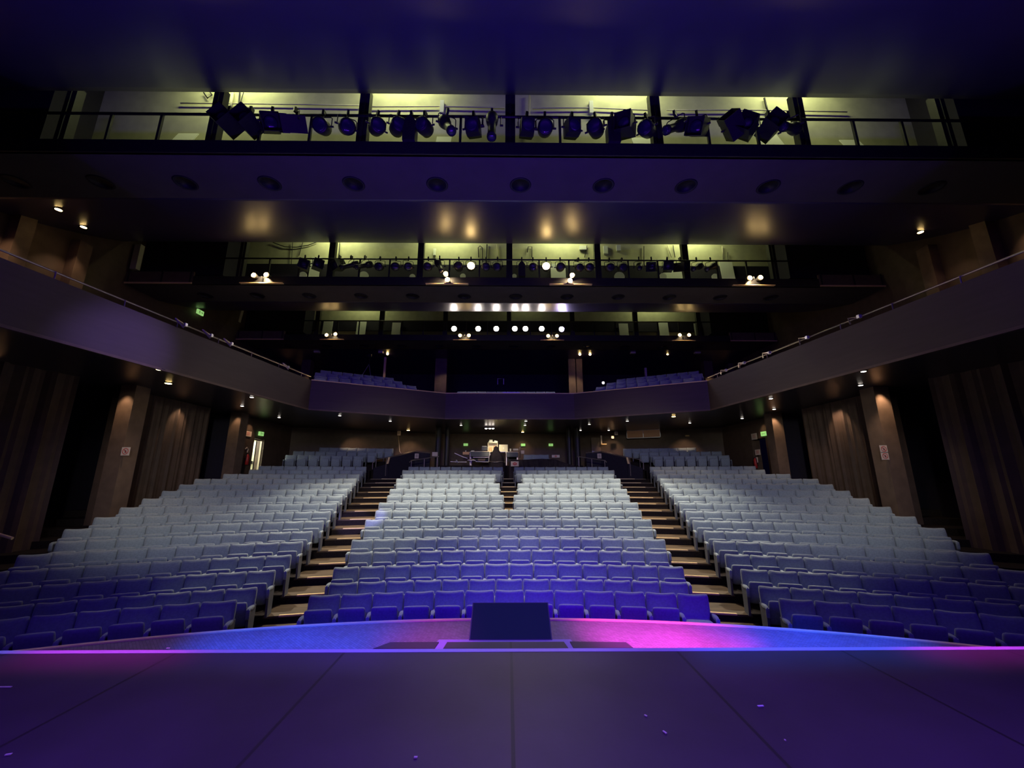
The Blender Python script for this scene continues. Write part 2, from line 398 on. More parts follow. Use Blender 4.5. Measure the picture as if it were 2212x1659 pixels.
b = MB(); ribbon(b, FX, -.015, .14, ZC-.02, ZF); struct(b.obj('wall_balcony', M['fascia']))
b = MB(); ribbon(b, FX, -.03, .03, ZC-.05, ZC+.01); struct(b.obj('trim_3', M['pier']))
b = MB(); ribbon(b, FX[2:6], -.05, .18, ZF, ZF+.035); struct(b.obj('trim_4', M['nosing']))
# balcony floor behind the parapet, stepped; galleries
b = MB()
def offpath(path, o):
    P = [Vector(p) for p in path]; out = []
    for i in range(len(P)):
        d0 = (P[i]-P[i-1]).normalized() if i else (P[1]-P[0]).normalized(); d1 = (P[i+1]-P[i]).normalized() if i < len(P)-1 else d0
        n = Vector((-(d0+d1).y, (d0+d1).x)).normalized(); n /= max(.5, n.dot(Vector((-d0.y, d0.x)))); out.append((P[i].x+n.x*o, P[i].y+n.y*o))
    return out
BZ = [EYE+3.35, EYE+3.75, EYE+4.12, EYE+4.48]
for i, z in enumerate(BZ):
    ribbon(b, FX[2:6], .14 + .9*i, .14 + .9*(i+1) if i < 3 else 9, ZC+.2, z)
b.box(-16, -9.6, 3.2, 17, ZC+.2, ZC+.3); b.box(9.8, 16, 3.2, 17, ZC+.2, ZC+.3)
struct(b.obj('floor_balcony', M['carpet']))
# upper side walls, upper rear wall, roof
for sd, nm in ((-1, 'left'), (1, 'right')):
    b = MB(); b.box(*sorted((sd*16.1, sd*16.4)), -4, 31.3, ZC-.1, 15.5); struct(b.obj('wall_%s_upper' % nm, M['wall']))
    for Y in (9.6, 11.6, 13.4, 27.6, 29.6):
        b = MB(); b.box(*sorted((sd*15.75, sd*16.1)), Y, Y+.45, ZC+.3, 11.2); struct(b.obj('wall_%s_upper_pier' % nm, M['pier']))
    b = MB(); b.box(*sorted((sd*13.8, sd*16.3)), 3.2, 3.3, 0, 15.5); struct(b.obj('wall_%s_proscenium' % nm, M['blackwall']))
b = MB(); b.box(-16.4, 16.4, 31, 31.3, ZC, 15.5); struct(b.obj('wall_rear_upper', M['blackwall']))
b = MB(); b.box(-16.4, 16.4, -4, 31.3, 15.3, 15.5); struct(b.obj('ceiling', M['black']))
for x0, x1 in ((940, 965), (1228, 1243), (1245, 1258)):
    p = pY(x0, 800, 26.6); q = pY(x1, 800, 26.6)
    b = MB(); b.box(p.x, q.x, 26.6, 27.1, ZC+.2, 11.0); struct(b.obj('wall_rear_pier', M['pier']))
for sd in (-1, 1):
    b = MB(); b.box(*sorted((sd*13.7, sd*14.3)), 27.0, 27.5, ZC+.2, 11.2); struct(b.obj('wall_rear_pier', M['pier']))

# ceiling panels and lighting bridges
ZB = EYE + 7.9; SL = (9.6-7.93)/(15.2-10.26)
def panel(Y0, Y1, Z1, a0, a1):
    # lacquered reflector: sweeps up away from the stage, its slope easing from a0 to a1 degrees
    n = 24; pts = [(Y1, Z1)]
    for k in range(n):
        a = math.radians(a1 + (a0-a1)*(k+.5)/n); y, z = pts[-1]; dy = (Y1-Y0)/n; pts.append((y-dy, z-dy*math.tan(a)))
    pts.reverse(); b = MB(); m = len(pts)
    vs = [(x, y, z+EYE+t) for t in (0, .06) for x in (-16.2, 16.2) for y, z in pts]
    fs = [(i, i+1, m+i+1, m+i) for i in range(m-1)] + [(2*m+i, 3*m+i, 3*m+i+1, 2*m+i+1) for i in range(m-1)] + [(0, m, 3*m, 2*m), (m-1, 3*m-1, 4*m-1, 2*m-1)]
    b.add(vs, fs); o = struct(b.obj('ceiling_panel', M['gloss']))
    for p in o.data.polygons: p.use_smooth = len(p.vertices) == 4 and abs(p.normal.y) < .9
    return pts[0]
panel(1.5, 8.3, 9.45, 18, 33)
panel(10.26, 15.25, 9.62, 12, 25.5)
panel(17.4, 22.4, 9.62, 12, 25.5)
def panel2_z(Y):      # height above the eye of the middle reflector
    n = 24; y, z = 15.25, 9.62
    for k in range(n):
        a = math.radians(25.5 - 13.5*(k+.5)/n); dy = 4.99/n
        if y - dy <= Y: return z - (y-Y)*math.tan(a)
        y -= dy; z -= dy*math.tan(a)
    return z
b = MB(); b.box(-16.2, 16.2, 24.5, 31.2, ZB+.02, ZB+.12); struct(b.obj('ceiling_rear', M['gloss']))
POST = 3.86
BRIDGES = [(8.6, 'first'), (15.7, 'second'), (22.8, 'third')]
NB = {'first': 'nearest bridge', 'second': 'middle bridge', 'third': 'farthest bridge'}
for Yb, nm in BRIDGES:
    # matt soffit slab
    b = MB(); b.box(-16.2, 16.2, Yb, Yb+1.68, ZB, ZB+.06); struct(b.obj('ceiling_slab', M['soffit']))
    # rear wall of the bridge, pale above a dark dado
    b = MB(); b.box(-12.5, 12.5, Yb+1.62, Yb+1.7, EYE+9.72, 15.3); struct(b.obj('wall_bridge', M['render']))
    b = MB(); b.box(-12.5, 12.5, Yb+1.62, Yb+1.72, ZB+.06, EYE+9.72); struct(b.obj('wall_bridge_lower', M['render']))
    if Yb > 10: b = MB(); b.box(-13.3, 13.3, Yb+1.5, Yb+1.61, EYE+9.08, EYE+9.72); struct(b.obj('wall_bridge_tray', M['blackwall']))
    for sd in (-1, 1):
        b = MB(); b.box(*sorted((sd*12.5, sd*16.2)), Yb+.5, Yb+1.7, EYE+8.6, 15.3); struct(b.obj('wall_bridge_end', M['blackwall']))
    g = thing('lighting_bridge', 'dark steel lighting bridge with uprights and handrail, the %s in the ceiling' % NB[nm], 'lighting bridge', (0, Yb, ZB), group='lighting bridges in the ceiling slots')
    b = MB(); b.box(-13.3, 13.3, -.04, .06, 0.0, .36); b.obj('fascia', M['metal'], g)
    b = MB(); b.box(-13.3, 13.3, .06, 1.5, .07, .12); b.obj('deck', M['metal'], g)
    b = MB(); b.tube([(-13.3, .08, 1.27), (13.3, .08, 1.27)], .035, 8); b.obj('handrail', M['metal'], g, True)
    for i in range(-3, 4):
        x = .04 + i*POST
        if abs(x) < 11.8:
            b = MB(); b.box(x-.13, x+.13, .14, .34, .1, 7.4 if 0 else 2.2); b.box(x-.03, x+.03, .10, .38, .1, 2.2); b.obj('upright', M['metal'], g)
    for i in range(-9, 10):
        x = .04 + i*POST/3
        if i % 3 and abs(x) < 12.5:
            b = MB(); b.box(x-.03, x+.03, .05, .11, .3, 1.27); b.obj('baluster', M['metal'], g)
    for sd in (-1, 1):     # timber parapets on the wings of the bridge
        if Yb > 10:
            g2 = thing('bridge_parapet', 'brown timber parapet on the %s wing of the %s' % ('left' if sd < 0 else 'right', NB[nm]), 'parapet', (sd*14.7, Yb, ZB), group='timber parapets on the bridge wings')
            b = MB(); b.box(-1.4, 1.4, -.05, .03, .0, .56); b.obj('board', M['pier'], g2)
            b = MB(); b.box(-1.4, 1.4, -.09, -.03, .0, .06); b.obj('edge_strip', M['nosing'], g2)
            for xx in (-1.3, .1, 1.3): b = MB(); b.box(xx-.03, xx+.03, -.07, .05, .0, .60); b.obj('post', M['metal'], g2)
    for i in range(-6, 6):   # dish downlights, switched off, in the matt soffit
        X = .33 + 2.31*i
        b = MB(); b.lathe([(.30, 0), (.28, -.02), (.24, .0), (.16, .05), (.05, .07)], 24, Matrix.Translation((0, 0, 0)))
        o = b.obj('dish_downlight', M['black'], None, True, (X, Yb+1.05, ZB-.005))
        side = 'centre line' if i == 0 else ('%s %s of centre' % (ORD[abs(i)], 'left' if i < 0 else 'right'))
        tag(o, 'unlit round dish light in the underside of the %s, %s' % (NB[nm], side), 'downlight', 'unlit dish lights under the bridges')
# tube lamps that wash the bridge walls from above
for Yb, xs, pw in ((8.6, (-8.3, -3.3, 3.5, 8.6), 50), (15.7, (-8.0, -2.9, 2.5, 8.6), 52), (22.8, (-9.2, 9.2), 26), (22.8, (1.0,), 5)):
    for i, x in enumerate(xs):
        t = thing('batten_lamp', 'slim white batten lamp above the bridge wall, bay %s' % ORD[i+1], 'lamp', (x, Yb+.89, EYE+(12.32 if Yb < 10 else 11.78)), group='batten lamps above the bridges')
        b = MB(); b.box(-1, 1, -.04, .04, .02, .08); b.obj('housing', M['metal'], t)
        b = MB(); b.tube([(-.96, 0, 0), (.96, 0, 0)], .018, 8); b.obj('tube', M['cream'], t); b = MB(); b.box(-.03, .03, .0, .74, .03, .06); b.obj('bracket', M['metal'], t)
        area('batten_glow', (x, Yb+.85, EYE+(12.25 if Yb < 10 else 11.7)), (x, Yb+1.62, EYE+10.6), pw, (.95, 1.0, .50), 1.9, .1)

# ------------------------------------------------------------------ seats
def seat_parts(n=9):
    P = {}
    P['backrest'] = MB().pillow(.51, .50, .12, n, Matrix.Translation((0, -.035, .505)) @ Matrix.Rotation(-.17, 4, 'X'), 6, .024)
    P['shell'] = MB().box(-.22, .22, .0, .02, .26, .66, Matrix.Translation((0, -.07, 0)) @ Matrix.Rotation(-.17, 4, 'X'))
    P['cushion'] = MB().pillow(.425, .42, .095, n, None, 8, .0)
    arm = MB().pillow(.065, .06, .28, 5, Matrix.Translation((.26, -.27, .49)), 4)
    arm.pillow(.065, .17, .05, 5, Matrix.Translation((.26, -.395, .42)), 4); P['armrest'] = arm
    P['leg'] = MB().prism([(-.36, 0), (-.10, 0), (-.06, .5), (-.40, .46)], 'x', .24, .28)
    return P
P = seat_parts(9)
def make_seat(ends):
    t = thing('theatre_seat', 'x', 'theatre seat')
    P['backrest'].obj('backrest', M['fabric'], t, True); fixn(P['shell'].obj('back_shell', M['shell'], t))
    P['cushion'].obj('cushion', M['fabric'], t, True)
    P['armrest'].obj('armrest', M['fabric'], t, True); fixn(P['leg'].obj('leg', M['leg'], t))
    if ends:
        me = P['armrest'].obj('armrest', M['fabric'], t, True); me.location.x = -.52
        me = P['leg'].obj('leg', M['leg'], t); me.location.x = -.52; fixn(me)
    return t
seats = []       # (x, y, z, rot, label, group, end, row)
blocks = {'L': 'left block', 'C': 'centre block', 'R': 'right block'}
def rowlabel(k): return '%s row from the stage' % ORD[k]
for k in range(1, 17):
    R = rowR(k); z = LEV[k]
    if k < 9:
        n = NC[k]
        for i in range(n):
            x, y, r = arc(R, (i-(n-1)/2)*.52)
            seats.append((x, y, z, r, '%s seat from the left end, centre block, %s' % (ORD[i+1], rowlabel(k)), k, i == 0, 'C', i))
    else:
        for sd in (-1, 1):
            for i in range(NH[k]):
                x, y, r = arc(R, sd*(HALFGAP[k]+.26+i*.52))
                seats.append((x, y, z, r, '%s seat %s of the narrow centre aisle, centre block, %s' % (ORD[i+1], 'left' if sd < 0 else 'right', rowlabel(k)), k, (i == NH[k]-1) if sd < 0 else (i == 0), 'C', i))
    for sd, bl in ((-1, 'L'), (1, 'R')):
        for i in range(NSIDE[k]):
            x, y, r = arc(R, sd*(START[k]+.255+i*.51))
            seats.append((x, y, z, r, '%s seat in from the aisle, %s, %s' % (ORD[i+1], blocks[bl], rowlabel(k)), k, (i == 0) if sd > 0 else (i == NSIDE[k]-1), bl, i))
def size_of(s):
    v = Vector((s[0], s[1], s[2]+.6-EYE)); c = math.cos(TH); d = v.y*c + v.z*math.sin(TH)
    u = v.x/d*F_PX; 
    return -1 if abs(u) > 1130 else (1/d)*(1+(u/F_PX)**2)**.5
seats.sort(key=size_of, reverse=True)
near, far = seats[:300], seats[300:]
protos = {}
colnames = {'L': 'left block', 'C': 'centre block', 'R': 'right block'}
FIRST = True
for s in near:
    x, y, z, r, lab, k, end, bl, i = s
    if end not in protos:
        t = protos[end] = make_seat(end); t.location = (x, y, z); t.rotation_euler = (0, 0, r)
    else: t = dup(protos[end], (x, y, z), (0, 0, r))
    down = (k == 1 and bl == 'C' and i == 12)
    lit = 'blue-lit ' if k < 5 else 'grey-blue '
    tag(t, lit + 'tip-up ' + lab, 'theatre seat', 'grey-blue tip-up seats in the stalls, %s' % blocks[bl])
    if down: t['label'] = 'blue seat with its cushion down, right end of the centre block front row'
    up = .02*math.sin(k*12.9+i*7.3) + (.09 if k == 1 else .02)
    for c in t.children:
        if c.name.startswith('cushion'):
            if down: c.location = (0, -.30, .40); c.rotation_euler = (PI/2*.95, 0, 0)
            else: c.location = (0, -.265-up*.5, .38+up*.6); c.rotation_euler = (.17+up*1.2, 0, 0)
# beyond the nearest 300: the same seat as one mass
Q = {'b': MB().pillow(.51, .50, .12, 6, Matrix.Translation((0, -.035, .505)) @ Matrix.Rotation(-.17, 4, 'X'), 6, .024),
     'c': MB().pillow(.425, .42, .095, 5, Matrix.Translation((0, -.27, .39)) @ Matrix.Rotation(.2, 4, 'X'), 8),
     'a': MB().pillow(.065, .06, .28, 3, Matrix.Translation((.26, -.27, .49)), 4)}
Qd = MB().prism([(-.36, 0), (-.10, 0), (-.06, .5), (-.40, .46)], 'x', .24, .28)
mass = MB(); massd = MB()
def put(x, y, z, r, end=False):
    mx = Matrix.Translation((x, y, z)) @ Matrix.Rotation(r, 4, 'Z')
    for q in Q.values(): mass.add(q.v, q.f, mx)
    massd.add(Qd.v, Qd.f, mx)
    if end:
        m2 = mx @ Matrix.Translation((-.52, 0, 0)); mass.add(Q['a'].v, Q['a'].f, m2); massd.add(Qd.v, Qd.f, m2)
for s in far: put(s[0], s[1], s[2], s[3], s[6])
# raised rear stalls behind the cross aisle (three rows each side)
def cyl(x, y, R):
    # point of a pixel ray on the vertical cylinder of radius R about the arc centre
    r = ray(x, y); lo, hi = 5, 45
    for _ in range(50):
        m = (lo+hi)/2; p = r*(m/r.y)
        if math.hypot(p.x-XC, p.y-YC) < R: lo = m
        else: hi = m
    p = r*(lo/r.y); return p, math.atan2(p.x-XC, p.y-YC)
rear = []
for R, yy, xa, xb in ((33.4, 985, 616, 786), (34.25, 977, 633, 815), (35.1, 969, 690, 850)):
    p, a0 = cyl(xa, yy, R); p, a1 = cyl(xb, yy, R); zt = p.z + EYE
    n = max(1, round((a1-a0)*R/.52))
    for sd in (1, -1):
        for i in range(n):
            ph = sd*(a0 + (i+.5)*(a1-a0)/n); put(XC+R*math.sin(ph), YC+R*math.cos(ph), zt-SH, -ph, i == 0)
    rear.append((R, zt-SH, a0, a1))
b = MB()
for i, (R, z, a0, a1) in enumerate(rear):
    for sd in (1, -1):
        p0, p1 = sorted((sd*(a0-.02), sd*(a1+.012)))
        ringmesh(b, R-.5, (rear[i+1][0]-.5) if i < 2 else R+.5, 2.4, z, p0, p1, 10)
struct(b.obj('floor_rear_stalls', M['carpet']))
# balcony seats: four rows parallel to each angled parapet, two dim rows at the centre
def brow(p, q, off, z, s0, s1, sd):
    P0 = Vector(p); d = (Vector(q)-P0); L = d.length; d /= L; n = Vector((-d.y, d.x))
    m = int((s1-s0)/.52)
    for i in range(m):
        c = P0 + d*(s0+.26+i*.52) + n*off; put(c.x, c.y, z, math.atan2(d.y, d.x), i == 0)
for i in range(4):
    o = .14 + .9*i + .62
    brow((-8.21, 16.4), (-3.01, 19.1), o, BZ[i], .15 if i < 3 else .4, 5.5 - .35*i if i else 5.6, -1)
    brow((3.19, 19.1), (8.39, 16.4), o, BZ[i], .3 + .35*i, 5.7, 1)
for i in range(2): brow((-3.0, 19.1), (3.2, 19.1), .85+.9*i, BZ[i]-.12, .3, 5.9, 0)
o = mass.obj('theatre_seats', M['fabric'], None, True)
tag(o, 'remaining grey-blue theatre seats of the upper stalls rows, rear stalls and balcony', 'seating', None, 'stuff')
o2 = massd.obj('seat_standards', M['leg'], o); o2['kind'] = 'stuff'

# ------------------------------------------------------------------ luminaires on the bridges
def fresnel(body='round'):
    t = thing('stage_spotlight', 'x', 'stage light')
    b = MB(); b.box(-.025, .025, -.05, .05, -.04, .07); b.tube([(0, 0, .05), (0, -.01, .10)], .012, 6); b.obj('clamp', M['metal'], t)
    b = MB(); W = .19; b.tube([(-W, 0, -.33), (-W, 0, -.12), (-W+.03, 0, -.09), (W-.03, 0, -.09), (W, 0, -.12), (W, 0, -.33)], .011, 6); b.tube([(0, 0, -.03), (0, 0, -.09)], .015, 6)
    b.tube([(W-.02, 0, -.33), (W+.05, 0, -.33)], .02, 8); b.tube([(-W-.05, 0, -.33), (-W+.02, 0, -.33)], .02, 8); b.obj('yoke', M['metal'], t)
    if body == 'round':
        hb = MB(); hb.lathe([(.10, -.17), (.15, -.13), (.165, .0), (.165, .14), (.155, .16)], 18, Matrix.Rotation(PI/2, 4, 'X')); lr = .14
    elif body == 'box':
        hb = MB(); hb.pillow(.32, .34, .34, 6, None, 14, 0, .25); lr = .13
    elif body == 'profile':
        hb = MB(); hb.lathe([(.12, -.30), (.14, -.22), (.12, -.08), (.085, -.04), (.085, .28), (.10, .3), (.10, .38)], 16, Matrix.Rotation(PI/2, 4, 'X')); lr = .085
    elif body == 'doors':
        hb = MB(); hb.box(-.165, .165, -.16, .2, -.165, .165); hb.box(-.17, .17, -.30, -.16, .165, .175); hb.box(-.17, .17, -.30, -.16, -.175, -.165); hb.box(.165, .175, -.30, -.16, -.17, .17); hb.box(-.175, -.165, -.30, -.16, -.17, .17); lr = .13
    else:  # hood: tall pointed housing
        hb = MB(); hb.prism([(-.13, -.75), (.13, -.75), (.13, -.27), (.02, -.12), (-.02, -.12), (-.13, -.27)], 'y', -.12, .12); lr = 0
    h = fixn(hb.obj('housing', M['metal'], t, body in ('round', 'profile')))
    if body != 'hood':
        h.location = (0, 0, -.33)
        yy = {'round': -.165, 'box': -.17, 'profile': -.385, 'doors': -.165}[body]
        l = MB(); l.lathe([(lr, 0), (lr*.9, .012), (lr*.5, .025), (.005, .03)], 18, Matrix.Translation((0, yy, 0)) @ Matrix.Rotation(PI/2, 4, 'X')); l.obj('lens', M['lens'], h, True)
    return t
PROTO = {}
def fixture(kind, loc, tilt, roll, yaw, label, group, lit=None):
    if kind not in PROTO: t = PROTO[kind] = fresnel(kind); t.location = loc
    else: t = dup(PROTO[kind], loc, (0, 0, 0))
    t.rotation_euler = (0, 0, R_(yaw)); tag(t, label, 'stage light', group)
    for c in t.children:
        if c.name.startswith('housing'):
            if kind != 'hood': c.rotation_euler = (R_(tilt), R_(roll), 0)
            if lit:
                for g in c.children: g.data = g.data.copy(); g.data.materials[0] = M[lit]
    t.scale = (1.2,)*3 if 'nearest' in label else (1.12,)*3
    return t
RZ = EYE + 9.17
KD = {'round': 'round-bodied spotlight', 'box': 'square soft-edged floodlight', 'profile': 'long-barrelled profile spotlight', 'doors': 'square floodlight with barn doors', 'hood': 'tall pointed housing'}
def hang(nm, Yb, items):
    for i, (x, kind, tilt, roll, yaw, lit) in enumerate(items):
        p = pY(x, 247 if Yb < 10 else 558, Yb-.02)
        lab = '%s%s on the %s rail, %s from the left' % ('lit ' if lit else 'dark ', KD[kind], NB[nm], ORD[i+1])
        fixture(kind, (p.x, Yb+.02 if kind in ('round', 'box', 'hood') else Yb-.06, RZ-.02), tilt, roll, yaw, lab, 'stage lights hung on the %s rail' % NB[nm], lit)
hang('first', 8.6, [(499, 'doors', 4, 45, 0, 0), (545, 'doors', 4, 45, 0, 0), (590, 'doors', 32, -20, 24, 0), (641, 'doors', 30, 35, -40, 0), (698, 'round', 30, 0, 0, 0), (750, 'round', 34, -12, 30, 0),
  (815, 'round', 22, 8, 38, 0), (860, 'round', 12, 0, 32, 0), (888, 'hood', 0, 0, 0, 0), (918, 'round', 12, 6, -20, 0), (967, 'profile', 58, -10, 25, 0), (1023, 'box', 22, 0, -10, 0), (1063, 'profile', 80, 0, 0, 0),
  (1138, 'box', 18, 0, 8, 0), (1177, 'round', 28, 0, 0, 0), (1235, 'box', 16, -6, 12, 0), (1286, 'round', 10, 0, -28, 0), (1322, 'hood', 0, 0, 0, 0), (1349, 'doors', 14, 10, -30, 0), (1396, 'round', 20, 0, -42, 0),
  (1456, 'profile', 40, 30, -45, 0), (1503, 'doors', 34, 25, -30, 0), (1578, 'doors', -35, -28, -30, 0), (1605, 'doors', 15, 40, -20, 0), (1655, 'doors', 6, 45, 0, 0), (1700, 'profile', 30, 42, -40, 0)])
hang('second', 15.7, [(660, 'doors', 15, 12, 25, 0), (689, 'doors', 10, 6, 35, 0), (735, 'doors', 25, -15, -30, 0), (760, 'profile', 35, 35, -40, 0), (790, 'profile', 35, 25, -30, 0), (821, 'round', 30, 0, 0, 0), (855, 'round', 30, 0, 10, 0), (882, 'round', 28, 0, 20, 0),
  (925, 'round', 25, 0, 0, 0), (950, 'profile', 62, -18, 10, 0), (991, 'round', 5, 0, 0, 0), (1017, 'round', 12, 0, 10, 'lampwarm'), (1050, 'round', 25, 0, 0, 0), (1075, 'round', 25, 0, -12, 0),
  (1127, 'hood', 0, 0, 0, 0), (1151, 'round', 25, 0, 0, 0), (1180, 'round', 12, 0, -8, 'lampwarm'), (1210, 'round', 15, 0, 0, 0), (1249, 'round', 30, 10, 20, 0), (1272, 'round', 25, 0, 0, 0), (1316, 'round', 25, 0, 0, 0), (1343, 'round', 25, 0, 10, 0),
  (1379, 'profile', 35, 0, -20, 0), (1406, 'doors', 25, 10, -25, 0), (1440, 'doors', 15, 8, -15, 0), (1467, 'doors', 20, -15, 25, 0), (1503, 'profile', 35, 30, -35, 0), (1533, 'profile', 38, 35, -35, 0)])
# lit heads along the farthest bridge, hung below its rail
for i, (x, y) in enumerate(((981, 709), (1033, 709), (1072, 709), (1112, 709), (1135, 709), (1170, 709), (1213, 710))):
    p = pY(x, y, 22.55)
    vi = i == 6
    t = fixture('round', (p.x, 22.72, p.z+.36), 8, 0, 0, 'glowing %s spotlight on the farthest bridge, %s from the left' % ('violet' if vi else 'white', ORD[i+1]), 'glowing spotlights on the farthest bridge', 'lampviolet' if vi else 'lampcool')
    area('head_glow', (p.x, 22.45, p.z), (p.x*.7, 6, 1.0), 9 if not vi else 30, (.6, .5, 1) if vi else (1, .85, .8), .2, .2, 120)
# twin house floodlights, lit
def twin(x0, y0, x1, y1, Yb, nm, i, pw, ang=100):
    p = pY(x0, y0, Yb-.25); q = pY(x1, y1, Yb-.25); c = (p+q)/2
    t = thing('house_floodlight', 'twin warm house floodlight under the %s rail, %s from the left' % (NB[nm], ORD[i]), 'floodlight', c, group='lit twin house floodlights')
    for s in (p-c, q-c): b = MB(); b.tube([s+Vector((0, -.02, 0)), s+Vector((0, .22, .02))], [.12, .07], 14); b.obj('housing', M['metal'], t)
    for s in (p-c, q-c): b = MB(); b.lathe([(.095, 0), (.06, .03), (.01, .04)], 14, Matrix.Translation(s+Vector((0, -.045, 0))) @ Matrix.Rotation(PI/2, 4, 'X')); b.obj('bulb', M['lampwarm'], t)
    b = MB(); b.box(-.02, .02, .05, .2, .0, max(.1, ZB+.36-c.z)) if c.z < ZB+.3 else b.tube([(0, .1, 0), (0, .15, -.25)], .02, 6); b.obj('bracket', M['metal'], t)
    spot('flood_beam', (c.x, c.y-.15, c.z-.03), (c.x*.86, Yb-(1.3 if Yb < 20 else 2.5), 1.0), pw*(2.1 if Yb < 20 else 1), (1, .88, .66), 77 if Yb < 20 else 60, .5, .14)
    spot('flood_spill', (c.x, c.y-.12, c.z+.05), (c.x, Yb+.3, c.z-.6), pw*.035, WARM, 150, .6, .05)
    b = MB(); b.box(-.9 if Yb < 20 else -.7, .9 if Yb < 20 else .7, Yb-.16, Yb-.04, ZB, ZB+.03)  # bright strip added where lamplight falls on the deck lip
    l = b.obj('lip_light_strip', M['nosing'], None, loc=(c.x, 0, 0)); tag(l, 'painted warm-light strip below the %s house floodlight of the %s' % (ORD[i], NB[nm]), 'ledge', 'warm-light strips below the floodlights')
twin(549, 595, 576, 594, 15.7, 'second', 1, 1900); twin(963, 592, 967, 605, 15.7, 'second', 2, 2000)
twin(1236, 595, 1231, 607, 15.7, 'second', 3, 2000); twin(1619, 601, 1642, 600, 15.7, 'second', 4, 1900)
twin(706, 724, 725, 722, 22.8, 'third', 1, 260); twin(994, 725, 1013, 725, 22.8, 'third', 2, 260)
twin(1184, 726, 1203, 726, 22.8, 'third', 3, 260); twin(1468, 724, 1488, 724, 22.8, 'third', 4, 260)
# pale boards and domes standing on the decks
def board(x, y, w_, h_, Yb, nm, i, mt='white'):
    p = pY(x, y-h_/2, Yb+1.42)
    d = p.y*math.cos(TH)+(p.z-EYE)*math.sin(TH); W = w_*d/F_PX
    b = MB(); b.box(-W/2, W/2, -.012, .012, ZB+.12-p.z, 0); o = b.obj('white_board', M[mt], None, loc=p, rot=(-.38 if Yb < 10 else -.1, 0, 0))
    tag(o, 'pale board leaning against the rear wall of the %s, %s from the left' % (NB[nm], ORD[i]), 'board', 'pale boards on the bridge decks')
    return o
for i, a in enumerate(((408, 297, 43, 16), (960, 303, 32, 14), (1384, 305, 42, 14), (1652, 301, 50, 20), (1833, 310, 42, 14))): board(*a, 8.6, 'first', i+1)
for i, a in enumerate(((685, 576, 22, 40), (1205, 584, 32, 28), (1451, 588, 40, 22), (1567, 584, 28, 36))): board(*a, 15.7, 'second', i+1)
for i, a in enumerate(((710, 706, 20, 26), (782, 708, 20, 26), (857, 710, 18, 26), (1346, 712, 20, 26), (1432, 710, 20, 26), (1505, 712, 14, 26))): board(*a, 22.8, 'third', i+1)
for i, (x, y, r) in enumerate(((654, 596, 9), (785, 597, 11), (891, 598, 6), (1000, 597, 6), (1111, 597, 5), (1338, 598, 11), (1432, 598, 8), (1545, 599, 8))):
    p = pY(x, y, 17.0); rr = r*19/F_PX
    t = thing('disc_stand', 'white round disc on a stand on the middle bridge deck, %s from the left' % ORD[i+1], 'reflector', p, group='white round discs')
    b = MB(); b.lathe([(rr, 0), (rr, .03)], 20, Matrix.Rotation(PI/2, 4, 'X')); b.obj('disc', M['white'], t)
    b = MB(); b.tube([(0, .03, 0), (0, .03, ZB+.12-p.z)], .015, 6); b.obj('stand', M['metal'], t)  # plain white disc, support added to hold it up
